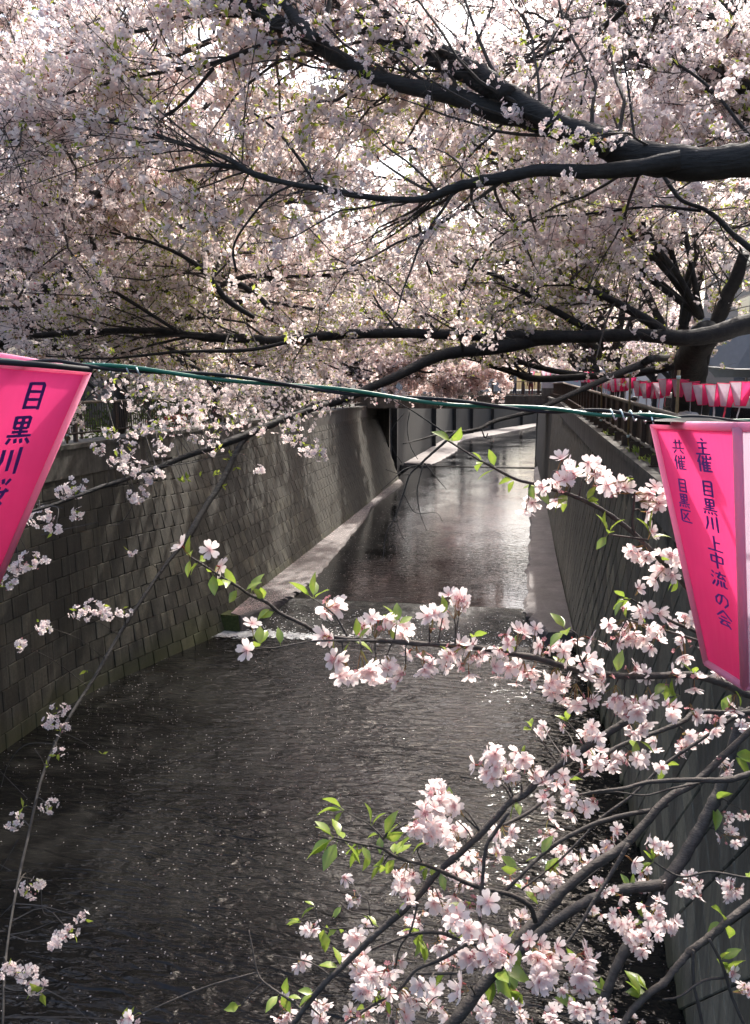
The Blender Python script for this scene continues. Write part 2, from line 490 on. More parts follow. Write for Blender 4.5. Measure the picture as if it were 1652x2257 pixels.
m.hexa([(-9.0, 20.80, -.3), (-7.6, 20.72, -.3), (-7.7, 21.3, -.3), (-9.0, 21.3, -.3), (-8.9, 20.86, .50), (-7.7, 20.80, .50), (-7.75, 21.3, .50), (-8.9, 21.3, .50)])
m.build('mossy_toe', simple('moss', (.06, .075, .022), .9, .5, bumpk=1, scale=14), fw)

# beyond the bridge: panelled concrete wall turning right
uw = thing('river_wall', (-9, 90, .5), 'plain concrete wall curving right beyond the road bridge', 'wall')
path = spline([(-9.5, 55.4), (-9.5, 64), (-8.8, 84), (-8.3, 98), (-5.9, 110), (-2.4, 122), (4, 143), (14, 168), (36, 198)], 60)
m = MB()
nrm_ = unit(np.gradient(path, axis=0)); off = np.stack([-nrm_[:, 1], nrm_[:, 0]], -1)
outer = path + off * .7
n_ = len(path)
V = np.concatenate([np.c_[path, np.full(n_, -.3)], np.c_[path + off * .15, np.full(n_, 6.2)], np.c_[outer, np.full(n_, 6.2)], np.c_[outer, np.full(n_, -.3)]])
i = np.arange(n_ - 1)
m.add(V, [np.concatenate([np.stack([k_ * n_ + i, k_ * n_ + i + 1, ((k_ + 1) % 4) * n_ + i + 1, ((k_ + 1) % 4) * n_ + i], -1) for k_ in range(3)]), [0, n_, 2 * n_, 3 * n_]])
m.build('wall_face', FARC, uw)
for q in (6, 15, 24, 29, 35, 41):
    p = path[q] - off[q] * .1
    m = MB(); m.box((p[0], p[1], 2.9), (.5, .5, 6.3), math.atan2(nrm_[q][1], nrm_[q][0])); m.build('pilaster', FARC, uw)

# ---- right wall with diagonal blocks
def xr(y, z):
    u = sstep((y - 14) / 8.0)
    return 2.035 * (1 - u) + u * ((1.68 + .14 * (y - 21) / 54) + (.30 - .14 * (y - 21) / 54) * (z + .3) / 5.8)
rw = thing('river_wall', (2.0, 14, 0), 'right river wall of diagonal blocks below the brown fence', 'wall')
m = MB()
ys = np.concatenate([np.linspace(-30, 12, 6), np.linspace(13, 23, 14), np.linspace(25, 75, 12)]); zs = np.linspace(-.4, 5.6, 6)
V = np.array([(xr(y, z) + .004, y, z) for y in ys for z in zs]); ix = np.arange(len(V)).reshape(len(ys), 6)
m.add(V, np.stack([ix[:-1, :-1], ix[:-1, 1:], ix[1:, 1:], ix[1:, :-1]], -1).reshape(-1, 4))
m.box((2.5, 22, 2.4), (.4, 104, 5.6))
m.build('backing', JOINT, rw)
m = MB()
for ya, yb in ((-30, 10), (10, 40), (40, 75)):
    m.hexa([(1.93, ya, zr(ya) - .62), (2.75, ya, zr(ya) - .62), (2.75, yb, zr(yb) - .62), (1.93, yb, zr(yb) - .62), (1.93, ya, zr(ya) - .02), (2.75, ya, zr(ya) - .02), (2.75, yb, zr(yb) - .02), (1.93, yb, zr(yb) - .02)])
    m.hexa([(1.86, ya, zr(ya) - .09), (2.80, ya, zr(ya) - .09), (2.80, yb, zr(yb) - .09), (1.86, yb, zr(yb) - .09), (1.86, ya, zr(ya)), (2.80, ya, zr(ya)), (2.80, yb, zr(yb)), (1.86, yb, zr(yb))])
m.build('coping', CONC, rw)
m = MB(); m.box((2.05, 75.2, 2.9), (.5, .7, 6.4))
m.build('pier', CONC, rw)
dv = []
BD = .46
for i in range(4):
    b_ = block_mesh(40 + i, BD - .014, BD - .014, .03); V = np.concatenate(b_.v)
    V[:, 0] *= -1
    mm = MB(); mm.add(V, [f[:, ::-1] for f, _ in b_.f]); dv.append(mm.mesh('block', BLOCKR))
hd = BD / math.sqrt(2)
cand = []
for r in range(0, 18):
    for c in range(0, 125):
        z = .25 + hd * r; y = 2.0 + 2 * hd * c + (hd if r % 2 else 0)
        if z > zr(y) - .75 - .05: continue
        pass
        cand.append((y, z))
cand.sort(key=lambda t: (abs(t[0] - 10.5) if t[0] < 10.5 else (t[0] - 10.5) * .55))
rest = MB()
for k, (y, z) in enumerate(cand):
    Mx = Matrix.Translation((xr(y, z), y, z)) @ Matrix.Rotation(math.atan((xr(y, z + .2) - xr(y, z - .2)) / .4), 4, 'Y') @ Matrix.Rotation(math.radians(45), 4, 'X')
    if k < 290:
        link('block', dv[rng.integers(4)], rw, mat=Mx)
    elif y < 45:
        b_ = block_mesh(int(rng.integers(999)), BD - .014, BD - .014, .03); V = np.concatenate(b_.v); V[:, 0] *= -1
        rest.add(V @ np.array(Mx.to_3x3()).T + np.array(Mx.translation), [f[:, ::-1] for f, _ in b_.f])
rest.build('blocks', BLOCKR, rw, kind='stuff')

# ---- foam at the drop and floating petals
m = MB()
pf = rng.random((2600, 2)); keep_ = []
fx = -9.4 + 8.0 * rng.beta(.9, 3.2, 2600); fy = 20.72 + rng.normal(0, .14, 2600) - .25 * rng.random(2600) * (fx < -7.2)
sz = rng.uniform(.008, .034, 2600)
ang_ = rng.uniform(0, 6.28, (2600, 6)).cumsum(1)
a6 = np.arange(6) * math.pi / 3
V = np.stack([fx[:, None] + sz[:, None] * 2.2 * np.cos(a6), fy[:, None] + sz[:, None] * np.sin(a6), .03 + .012 * rng.random((2600, 6))], -1)
m.add(V, np.arange(2600 * 6).reshape(-1, 6)[:, :])
x_ = rng.uniform(-8, 1, 700); y_ = 20.95 + 2.0 * rng.beta(.8, 2.2, 700); s_ = rng.uniform(.006, .02, 700)
V = np.stack([x_[:, None] + s_[:, None] * np.cos(a6), y_[:, None] + 2.2 * s_[:, None] * np.sin(a6), chute(x_, y_)[:, None] + .015 + 0 * a6], -1)
m.add(V, np.arange(700 * 6).reshape(-1, 6))
m.build('foam', FOAM, kind='stuff')
def flat_petals(xs, ys, zs, size, tint):
    n = len(xs); a = rng.uniform(0, 6.28, n)
    u = np.array([(0, -.5), (.42, .05), (0, .5), (-.36, .1)])
    ca, sa = np.cos(a)[:, None], np.sin(a)[:, None]
    X = xs[:, None] + size[:, None] * (u[:, 0] * ca - u[:, 1] * sa); Y = ys[:, None] + size[:, None] * (u[:, 0] * sa + u[:, 1] * ca)
    Z = zs[:, None] + rng.uniform(0, .006, (n, 4))
    return np.stack([X, Y, Z], -1), np.arange(4 * n).reshape(n, 4), np.repeat(tint, 4)
m = MB()
n_ = 6000
yy = 5 + 16 * rng.random(n_) ** .8; xx = rng.uniform(-9.6, 2.0, n_)
cl = (np.sin(xx * 1.1 + 2 * np.sin(yy * .35)) + np.sin(yy * .8 + xx * .4) + rng.normal(0, 1.1, n_)) > -.4
xx, yy = xx[cl], yy[cl]
m.add(*flat_petals(xx, yy, np.full(len(xx), .018), rng.uniform(.015, .031, len(xx)), rng.uniform(0, .12, len(xx))))
n_ = 2500
yy = rng.uniform(23.4, 50, n_); xx = rng.uniform(-7, 1, n_)
m.add(*flat_petals(xx, yy, np.full(n_, .412), rng.uniform(.015, .03, n_), rng.uniform(0, .4, n_)))
n_ = 5000
t_ = rng.random(n_); u_ = rng.beta(.6, .9, n_)
b0 = spline(LB, 200); f0 = spline(LF, 200); ii = (t_ ** 1.5 * 199).astype(int)
pp = b0[ii] + (f0[ii] - b0[ii]) * u_[:, None] * .9
m.add(*flat_petals(pp[:, 0], pp[:, 1], np.full(n_, .525), rng.uniform(.02, .045, n_), rng.uniform(.2, .7, n_)))
m.build('fallen_petals', PETAL, kind='stuff')

# ---- fences
fr = thing('railing_fence', (2.25, 10, 5.8), 'brown slatted fence along the right bank with a pale top rail', 'fence')
def zrail(y): return zr(y) + .80
for k, y in enumerate(np.arange(2.0, 75, 1.15)):
    m = MB()
    m.box((2.22, y, zr(y) + .41), (.07, .055, .84)); m.box((2.12, y, zr(y) + .012), (.30, .07, .02)); m.box((2.10, y, zr(y) + .10), (.20, .03, .16))
    m.build('post', RUST, fr)
for (a, b) in ((1.4, 10), (10, 40), (40, 75)):
    m = MB(); m.tubes([[(2.20, a, zrail(a)), (2.20, (a + b) / 2, zrail((a + b) / 2)), (2.20, b, zrail(b))]], .038, 8); m.build('top_rail', RAILM, fr, smooth=True)
    m = MB(); m.tubes([[(2.19, a, zr(a) + .16), (2.19, (a + b) / 2, zr((a + b) / 2) + .16), (2.19, b, zr(b) + .16)]], .026, 8); m.build('bottom_rail', RAILM, fr, smooth=True)
vs = [MB().box((0, 0, 0), (.018, .105 + .004 * i, .60)).mesh('slat', RUST) for i in range(3)]
k = 0; rest = MB()
for y in np.arange(5.0, 74, .118):
    if k < 300: link('slat', vs[rng.integers(3)], fr, mat=PINV[fr.name] @ Matrix.Translation((2.27 + rng.normal(0, .003), y, zr(y) + .47)) if False else Matrix.Translation((2.27 + rng.normal(0, .003), y, zr(y) + .47))); k += 1
    else: rest.box((2.27, y, zr(y) + .47), (.018, .105, .6))
rest.build('slats', RUST, fr, kind='stuff')

fl = thing('railing_fence', (-9.95, 20, 5.7), 'brown barred railing along the left bank behind the blossom', 'fence')
for k, y in enumerate(np.arange(11.0, 56, 1.9)):
    m = MB(); m.box((-9.98, y, 6.16), (.07, .09, .90)); m.build('post', RUST, fl)
for z, r_ in ((6.62, .035), (5.92, .025)):
    m = MB(); m.tubes([[(-9.96, 9, z), (-9.96, 32, z), (-9.96, 57, z)]], r_, 8); m.build('top_rail' if z > 6.3 else 'bottom_rail', RAILM if z > 6.3 else RUST, fl, smooth=True)
m = MB()
for y in np.arange(9.2, 56.5, .115): m.box((-9.98, y, 6.26), (.018, .022, .66))
m.build('bars', RUST, fl, kind='stuff')
# leaning bamboo poles of the lantern line, one on the left bank
def pole(p0, p1, label):
    t = thing('lantern_pole', tuple(p0), label, 'pole', 'wooden poles carrying the lantern lines')
    m = MB(); m.tubes([[tuple(p0), tuple((np.array(p0) + p1) / 2 + (.004, 0, 0)), tuple(p1)]], [[.024, .022, .020]], 8); m.build('shaft', BAMBOO, t, smooth=True)
    for f in (.12, .93):
        m = MB(); m.tubes([np.array(p0) + (np.array(p1) - p0) * f - (0, 0, .025), np.array(p0) + (np.array(p1) - p0) * f + (0, 0, .025)], .030, 8)
        m.build('tie', TIE, t, smooth=True)
pole((-9.86, 16.15, 5.72), (-9.84, 16.2, 7.35), 'thin tan pole standing against the left railing beside the big pink lantern')
pole((2.12, 15.8, 5.87), (2.10, 15.8, 7.35), 'tan pole tied to the right fence, midway between the other two')
pole((2.13, 21.0, 5.97), (2.10, 21.0, 7.33), 'tan pole tied to the right fence, farthest of the three')
pole((2.26, 12.0, 5.79), (2.27, 12.05, 7.22), 'tan pole rising behind the cable just left of the right-hand lantern')

# weeds on the right coping
def tuft(y0, n, label):
    m = MB()
    b = np.stack([rng.normal(2.12, .07, n), y0 + rng.normal(0, .35, n), np.full(n, zr(y0))], -1)
    d = unit(np.stack([rng.normal(-.3, .6, n), rng.normal(0, .6, n), rng.uniform(.4, 1.2, n)], -1)); L = rng.uniform(.05, .17, n)[:, None]
    s_ = unit(np.cross(d, rng.normal(0, 1, (n, 3)))) * .014
    V = np.stack([b, b + d * L * .55 + s_, b + d * L, b + d * L * .55 - s_], 1)
    m.add(V, np.arange(4 * n).reshape(n, 4), np.repeat(rng.uniform(.1, .8, n), 4))
    m.build('weeds', LEAF, kind='stuff')
for y0 in (9.2, 10.1, 13.0, 14.6, 18.5): tuft(y0, 60, '')

# ---- road bridge upstream
br = thing('road_bridge', (-3.8, 52, 5.6), 'low road bridge across the river with pale end posts and a red-brown railing', 'bridge')
m = MB(); m.box((-3.8, 51.0, 5.98), (13.2, .6, .82)); m.box((-3.8, 53.6, 5.9), (13.2, 5.0, .6)); m.build('deck', CONCD, br)
for x in (-9.15, 1.95):
    m = MB(); m.box((x, 50.98, 6.62), (.85, .66, .50)); m.build('end_post', CONC, br)
    m = MB(); m.box((x, 50.98, 7.09), (.90, .70, .46)); m.build('post_cap', simple('pale_stone', (.42, .43, .44), .7, .15), br)
m = MB(); m.box((-3.6, 50.95, 7.26), (10.25, .10, .06)); m.build('top_rail', RAILM, br)
m = MB(); m.box((-3.6, 50.95, 6.47), (10.25, .10, .06)); m.build('bottom_rail', RAILM, br)
me = MB().box((0, 0, 0), (.14, .10, .76)).mesh('rail_post', RUST)
for x in np.arange(-8.2, 1.5, .95): link('rail_post', me, br, mat=Matrix.Translation((x, 50.95, 6.865)))
m = MB()
for x in np.arange(-8.7, 1.45, .16): m.box((x, 50.95, 6.865), (.02, .03, .73))
m.build('bars', RUST, br, kind='stuff')

# ---- lanterns: tapered four-sided cloth frames, pink and white faces
H_, A_, B_ = .46, .157, .0684
def frustum_face(i, inset=0.0):
    c = [(-1, -1), (1, -1), (1, 1), (-1, 1)]
    (x0, y0), (x1, y1) = c[i], c[(i + 1) % 4]
    return [np.array((x0 * A_, y0 * A_, 0)), np.array((x1 * A_, y1 * A_, 0)), np.array((x1 * B_, y1 * B_, -H_)), np.array((x0 * B_, y0 * B_, -H_))]
def panel_mesh(i, mt):
    a, b, c, d = frustum_face(i)
    u, v = np.meshgrid(np.linspace(0, 1, 7), np.linspace(0, 1, 9))
    u, v = u.ravel()[:, None], v.ravel()[:, None]
    top = a + (b - a) * u; bot = d + (c - d) * u
    Q = top + (bot - top) * v
    nn = unit(np.cross(b - a, d - a)); nn = nn if nn @ (a + b) > 0 else -nn
    Q = Q - nn * (.006 * np.sin(math.pi * u) * np.sin(math.pi * v))
    ix = np.arange(63).reshape(9, 7)
    F = np.stack([ix[:-1, :-1], ix[:-1, 1:], ix[1:, 1:], ix[1:, :-1]], -1).reshape(-1, 4)
    m = MB(); m.add(Q, F)
    return m.mesh('panel', mt, True)
PANELS = [panel_mesh(i, PINK if i % 2 == 0 else PINKW) for i in range(4)]
def frame_mesh(r, sides=8):
    m = MB()
    for s_, z in ((A_, 0), (B_, -H_)):
        for i in range(4):
            c = [(-1, -1), (1, -1), (1, 1), (-1, 1)]
            p, q = c[i], c[(i + 1) % 4]
            m.tubes([(p[0] * s_, p[1] * s_, z), ((p[0] + q[0]) / 2 * s_, (p[1] + q[1]) / 2 * s_, z), (q[0] * s_, q[1] * s_, z)], r, sides)
    for p in ((-1, -1), (1, -1), (1, 1), (-1, 1)):
        m.tubes([(p[0] * A_, p[1] * A_, 0), (p[0] * (A_ + B_) / 2, p[1] * (A_ + B_) / 2, -H_ / 2), (p[0] * B_, p[1] * B_, -H_)], r, sides)
    return m.mesh('piping', PIPE if sides > 4 else PINK, True)
FRAME = frame_mesh(.0078)
FRAME_S = frame_mesh(.0075, 4)
GL = {
 '目': [[(25, 8), (23, 94)], [(25, 10), (75, 8), (74, 95)], [(25, 36), (74, 35)], [(25, 62), (74, 61)], [(24, 88), (74, 87)]],
 '黒': [[(25, 6), (26, 45)], [(25, 8), (75, 7), (74, 44)], [(26, 26), (74, 25)], [(26, 44), (74, 43)], [(50, 8), (50, 68)], [(22, 56), (78, 55)], [(8, 69), (93, 68)], [(20, 78), (11, 95)], [(38, 79), (42, 93)], [(58, 79), (63, 93)], [(76, 77), (91, 94)]],
 '川': [[(22, 12), (22, 50), (6, 92)], [(50, 14), (50, 84)], [(80, 6), (80, 96)]],
 '桜': [[(4, 34), (40, 32)], [(24, 4), (24, 97)], [(24, 36), (5, 68)], [(26, 42), (38, 58)], [(50, 10), (56, 24)], [(68, 6), (72, 22)], [(93, 8), (80, 26)], [(62, 32), (50, 62), (85, 94)], [(87, 40), (74, 70), (44, 96)], [(42, 50), (98, 48)]],
 'ま': [[(20, 22), (82, 20)], [(24, 44), (78, 42)], [(52, 4), (52, 78), (38, 90), (24, 80), (38, 68), (60, 76), (84, 92)]],
 'つ': [[(8, 34), (50, 22), (88, 34), (84, 66), (48, 90)]],
 'り': [[(30, 10), (26, 52), (36, 46)], [(70, 8), (72, 50), (48, 94)]],
 '主': [[(44, 2), (57, 15)], [(20, 27), (80, 25)], [(50, 26), (50, 88)], [(24, 56), (76, 55)], [(6, 90), (94, 88)]],
 '催': [[(26, 2), (5, 44)], [(18, 28), (18, 97)], [(64, 2), (64, 20)], [(42, 8), (42, 22), (90, 21)], [(90, 6), (90, 23)], [(46, 27), (32, 58)], [(43, 42), (43, 96)], [(67, 28), (61, 39)], [(43, 42), (93, 41)], [(43, 58), (88, 57)], [(43, 73), (88, 72)], [(43, 90), (97, 89)], [(67, 42), (67, 90)]],
 '共': [[(14, 26), (86, 25)], [(34, 5), (34, 60)], [(66, 5), (66, 60)], [(4, 61), (96, 60)], [(34, 70), (10, 95)], [(64, 70), (90, 94)]],
 '区': [[(10, 12), (92, 11)], [(16, 12), (15, 88), (94, 87)], [(72, 24), (28, 76)], [(34, 34), (76, 74)]],
 '上': [[(48, 5), (48, 88)], [(48, 42), (84, 41)], [(4, 89), (96, 88)]],
 '中': [[(14, 26), (16, 66)], [(14, 26), (86, 25), (84, 64)], [(16, 62), (84, 61)], [(50, 2), (50, 98)]],
 '流': [[(8, 10), (20, 20)], [(3, 36), (15, 46)], [(5, 93), (24, 60)], [(58, 2), (60, 14)], [(32, 17), (95, 16)], [(58, 18), (42, 42), (82, 38)], [(72, 26), (91, 47)], [(44, 54), (42, 74), (28, 95)], [(62, 54), (62, 90)], [(80, 54), (80, 84), (98, 86)]],
 'の': [[(54, 20), (46, 60), (28, 84), (12, 66), (22, 34), (52, 18), (82, 30), (88, 60), (62, 93)]],
 '会': [[(50, 3), (6, 47)], [(50, 5), (96, 47)], [(32, 44), (68, 43)], [(16, 62), (86, 61)], [(44, 62), (22, 90), (80, 86)], [(64, 72), (88, 98)]],
}
def char_mesh(ch, origin, ex, ey, size, nrm, wd=.135, asp=1.0):
    """brush strokes as thin flat ribbons; ex right, ey down, on the panel"""
    m = MB(); k = 0
    for st in GL[ch]:
        pts = spline([(x - 50, y - 50) for x, y in st], 3 if len(st) == 2 else 10) / 100 * size if len(st) != 3 or ch in 'まつりの' else None
        if pts is None:
            a, b, c = [np.array(q, float) - 50 for q in st]
            pts = np.array([a, a + (b - a) * .5, a + (b - a) * .94, b + (c - b) * .06, b + (c - b) * .5, c]) / 100 * size
        t = unit(np.gradient(pts, axis=0)); nn = np.stack([-t[:, 1], t[:, 0]], -1)
        L = np.linspace(0, 1, len(pts))
        horiz = np.abs(t[:, 0]) / 1.0
        ww = size * wd * (1.0 - .28 * horiz) * (1.12 - .45 * np.abs(L - .35))
        e0 = pts[0] - t[0] * size * .015; pts = pts.copy(); pts[0] = e0
        Lp = pts + nn * ww[:, None] / 2; Rp = pts - nn * ww[:, None] / 2
        Q = np.concatenate([Lp, Rp]) * np.array([asp, 1]); n = len(pts)
        W = origin + Q[:, :1] * ex + Q[:, 1:] * ey + nrm * (.0016 + .00012 * k)
        i = np.arange(n - 1)
        m.add(W, np.stack([i, i + 1, n + i + 1, n + i], -1)); k += 1
    return m.mesh('character', INK)
def face_axes(i):
    a, b, c, d = frustum_face(i)
    ex = unit(b - a); ey = unit((c + d) / 2 - (a + b) / 2); nn = unit(np.cross(ey, ex)); mid = (a + b) / 2
    if nn @ mid < 0: nn = -nn
    return mid, ex, ey, nn
def make_lantern(loc, yaw, tilt, label, text=None, face=0, big=True, group=None):
    t = bpy.data.objects.new('paper_lantern', None); COL.objects.link(t)
    tag(t, label, 'lantern', group)
    t.matrix_world = Matrix.Translation(tuple(loc)) @ tilt @ Matrix.Rotation(yaw, 4, 'Z')
    for i in range(4):
        pn = link('panel', PANELS[i], t)
        if text and i == face:
            mid, ex, ey, nn = face_axes(i)
            for ch, u, v, sz_, asp in text:
                link('character', char_mesh(ch, mid + ex * u + ey * v, ex, ey, sz_, nn, asp=asp), pn)
    link('piping', FRAME if big else FRAME_S, t)
    return t
def tiltm(a):                     # rotate about the viewing axis: positive swings the foot to the right
    return Matrix.Rotation(-a, 4, Vector(FWD)) 
# right foreground lantern
txt = [(ch, u, v, .0315, 1.85) for ch, (u, v) in zip('主催目黒川上中流の会', ((.0357, .0369), (.0363, .0667), (.0349, .1116), (.0342, .1444), (.0344, .1750), (.0325, .2120), (.0325, .2427), (.0313, .2783), (.0300, .3169), (.0301, .3518)))]
txt += [(ch, u, v, .0290, 1.75) for ch, (u, v) in zip('共催目黒区', ((-.0594, .0397), (-.0590, .0700), (-.0632, .1146), (-.0650, .1440), (-.0662, .1740)))]
RL = make_lantern((0, 0, 0), 0, Matrix(), 'pink lantern with two columns of purple writing hanging at the right edge', txt, 0)
RL.matrix_world = Matrix.Translation(tuple(P(1708.7, 938.3, 1.4186))) @ Matrix.Rotation(-.038, 4, Vector(RGT)) @ Matrix.Rotation(-1.322, 4, 'Z')
txt = [(ch, u / 1.12, v, .060, 1.22) for ch, u, v in zip('目黒川桜まつり', (.0236, .0107, .0045, -.0118, -.0179, -.022, -.026), (.0554, .1232, .1852, .2484, .3084, .360, .408))]
LLN = make_lantern((0, 0, 0), 0, Matrix(), 'pink lantern at the left edge with one column of big purple writing', txt, 0)
LLN.matrix_world = Matrix.Translation(tuple(P(-110.2, 776.3, 1.471))) @ tiltm(-.162) @ Matrix.Rotation(1.57, 4, 'Z') @ Matrix.Diagonal((1.12, 1.12, 1, 1))

# dark straps over the lantern tops, cables and ties
def cable(pts, d, r, name, mt, label, wob=0, ph=0):
    q = np.array([P(x, y, dd) for x, y, dd in pts]); q = spline(q, 140)
    s_ = np.linspace(0, 1, 140)
    q[:, 2] += wob * np.sin(s_ * 34 + ph); q += FWD * (wob * np.cos(s_ * 34 + ph))[:, None]
    m = MB(); m.tubes(q, r, 10); o = m.build(name, mt, smooth=True); tag(o, label, 'cable')
CPTS = [(-120, 792, 1.42), (60, 800, 1.40), (195, 806, 1.40), (420, 826, 1.44), (700, 856, 1.50), (950, 884, 1.52), (1180, 902, 1.52), (1330, 911, 1.50), (1450, 920, 1.47), (1560, 926, 1.46), (1760, 934, 1.48)]
cable(CPTS, 0, .0039, 'green_cable', GREENC, 'thin green cable strung between the two pink lanterns', .0035, 0)
cable([(x, y - 1, d) for x, y, d in CPTS], 0, .0035, 'black_cable', BLACKC, 'black cord twisted along the green cable between the lanterns', .0046, 3.14)
cable([(-120, 790, 1.34), (30, 800, 1.32), (110, 806, 1.33), (200, 815, 1.40)], 0, .0052, 'black_cable', BLACKC, 'dark strap lying over the top of the left lantern')
t = thing('black_strap', tuple(P(1510, 925, 1.45)), 'flat black plastic strap folded over the top of the right lantern', 'strap')
m = MB()
q = np.array([P(x, y, 1.43) for x, y in ((1442, 925), (1470, 922), (1520, 920), (1560, 921), (1585, 925), (1612, 930))])
lo = np.array([P(x, y, 1.42) for x, y in ((1442, 928), (1470, 929), (1520, 931), (1560, 933), (1585, 934), (1606, 937))])
V = np.concatenate([q, lo, q + FWD * .05, lo + FWD * .05]); i = np.arange(5)
m.add(V, [np.concatenate([np.stack([i, i + 1, 6 + i + 1, 6 + i], -1), np.stack([i, i + 1, 12 + i + 1, 12 + i], -1), np.stack([12 + i, 13 + i, 19 + i, 18 + i], -1)])])
m.build('band', BLACKC, t)
def tie(pts, d, label):
    q = spline([P(x, y, dd) for x, y, dd in pts], 60)
    m = MB(); m.tubes(q, .0016, 6); tag(m.build('wire_tie', TIE, smooth=True), label, 'wire tie')
def helix(x0, x1, y0, y1, d, n, amp):
    q = []
    for k in range(n * 6 + 1):
        s_ = k / (n * 6); a = s_ * n * 2 * math.pi
        q.append((x0 + (x1 - x0) * s_, y0 + (y1 - y0) * s_ - amp * math.cos(a), d - .012 * math.sin(a)))
    return q
tie(helix(1345, 1432, 913, 919, 1.49, 4, 11) + [(1440, 934, 1.45)], 0, 'pale wire wound round the cable beside the right lantern')
tie(helix(205, 320, 808, 818, 1.42, 5, 9) + [], 0, 'pale wire wound round the cable beside the left lantern')

# lantern row on the right bank
rows = [(1635, 842, 52), (1606, 846, 50), (1577, 848, 47), (1548, 847, 45), (1521, 842, 42), (1499, 836, 38), (1468, 836, 36), (1455, 843, 34), (1441, 845, 33), (1424, 844, 33), (1410, 840, 32), (1389, 826, 30), (1377, 832, 29),
        (1370, 832, 29), (1362, 834, 28), (1354, 835, 28), (1346, 833, 27), (1339, 829, 27), (1332, 827, 26), (1324, 826, 25), (1315, 824, 24), (1307, 822, 23), (1297, 820, 22)]
GRP = 'pink and white lanterns strung along the right bank'
words = ['nearest the right edge', 'second from the right edge', 'third from the right edge', 'fourth from the right edge', 'fifth from the right edge', 'just right of the near pole', 'just left of the near pole', 'second left of the near pole', 'third left of the near pole',
         'fourth left of the near pole, behind blossom', 'fifth left of the near pole, behind blossom', 'at the middle pole', 'just left of the middle pole', 'second left of the middle pole', 'third left of the middle pole', 'fourth left of the middle pole', 'fifth left of the middle pole', 'just right of the far pole', 'just left of the far pole', 'second left of the far pole', 'third left of the far pole', 'fourth left of the far pole', 'fifth left of the far pole']
strip_me = {}
def strip_mesh(s_):
    m = MB(); L = .30
    q = [(0, 0, 0), (.005, .004, -L * .35), (-.004, .01, -L * .7), (.006, .004, -L)]
    V = [(x - .022, y, z) for x, y, z in q] + [(x + .022, y + .003, z) for x, y, z in q]
    V += [(x, y + .003, z) for x, y, z in V]
    m.add(V, [np.array([[i, i + 1, 5 + i, 4 + i] for i in range(3)] + [[8 + i, 12 + i, 13 + i, 9 + i] for i in range(3)]), [0, 4, 12, 8], [3, 11, 15, 7]])
    return m.mesh('strip', STRIP_W if s_ else STRIP_P)
STR = [strip_mesh(0), strip_mesh(1)]
tops = []
for k, (x, y, h) in enumerate(rows):
    d = .8 * H_ * FPX / h
    p = P(x, y, d); tops.append(p)
    L = make_lantern(p, math.radians(rng.uniform(-9, 9) + 38), Matrix.Rotation(math.radians(rng.normal(0, 3)), 4, 'Y'),
                     'small pink and white lantern, ' + words[k], None, 0, False, GRP)
    L.scale = (.8, .8, .8)
    s_ = link('strip', STR[int(rng.integers(0, 3) > 0)], L, mat=Matrix.Translation((0, 0, -H_)) @ Matrix.Rotation(rng.normal(0, .12), 4, 'Y') @ Matrix.Rotation(rng.uniform(-.6, .6), 4, 'Z'))
q = spline(np.array(tops) + np.array([0, 0, .02]), 160)
m = MB(); m.tubes(np.concatenate([[q[0] + (q[0] - q[3]) * 2], q]), .005, 6); tag(m.build('lantern_line', BLACKC, smooth=True), 'dark line carrying the small lanterns along the right bank', 'cable')
# a second, farther run beyond the branch
far = [(1285, 822, 20), (1270, 822, 19), (1255, 821, 18), (1232, 818, 17), (1209, 816, 17), (1200, 817, 16), (1172, 819, 15), (1146, 820, 15)]
fw_ = ['nearest of the distant run', 'second of the distant run', 'third of the distant run', 'fourth, by the pale bridge post', 'fifth of the distant run, over the bridge post', 'sixth of the distant run', 'seventh of the distant run, over the walkers', 'farthest one, above the bridge railing']
for k, (x, y, h) in enumerate(far):
    make_lantern(P(x, y, H_ * FPX / h), math.radians(50 + 30 * rng.random()), Matrix(), 'tiny pink lantern past the dark branch, %s' % fw_[k], None, 0, False, 'distant pink lanterns by the bridge')

# ---- building behind the right bank
PALE = simple('pale_render', (.40, .42, .45), .7, .08)
DARKW = simple('dark_facade', (.06, .062, .066), .6, .2)
GLASS = simple('window_glass', (.02, .024, .03), .08, 0, bumpk=.02)
bd = thing('apartment_building', (12, 24, 4.95), 'grey building behind the right bank with a slanting pale balcony', 'building')
m = MB(); m.box((15.5, 23.5, 10.5), (9, 57, 11.2)); m.build('wall', DARKW, bd)
t0 = [P(1548, 764, 23), P(1650, 764, 23), P(1625, 812, 23), P(1610, 812, 23), P(1552, 806, 23)]
D2 = np.array([3.2, 1.4, 0])
def slab(pts, dv_):
    pts = np.array(pts); n = len(pts); mm = MB(); V = np.concatenate([pts, pts + dv_])
    mm.add(V, [list(range(n)), list(range(2 * n - 1, n - 1, -1))] + [[i, n + i, n + (i + 1) % n, (i + 1) % n] for i in range(n)])
    return mm
slab([P(1540, 700, 23), P(1670, 700, 23), P(1656, 752, 23), P(1622, 812, 23), P(1552, 803, 23), P(1548, 764, 23)], D2).build('balcony', PALE, bd)
slab([P(1556, 808, 23.2), P(1620, 814, 23.2), P(1612, 832, 23.4), P(1575, 832, 23.4)], D2).build('balcony_soffit', simple('shaded_render', (.20, .21, .22), .7, .1), bd)  # underside shade painted in as a darker tone of the balcony render
for zz in (7.6, 10.6, 13.6):
    for yy_ in np.arange(9, 44, 4.2):
        f = MB(); f.box((10.98, yy_, zz), (.12, 2.2, 1.6)); fo = f.build('window', RAILM, bd)
        g = MB(); g.box((10.93, yy_, zz), (.06, 2.0, 1.4)); g.build('pane', GLASS, fo)
hs = thing('house', (-24, 26, 4.95), 'low beige house behind the left railing', 'house')
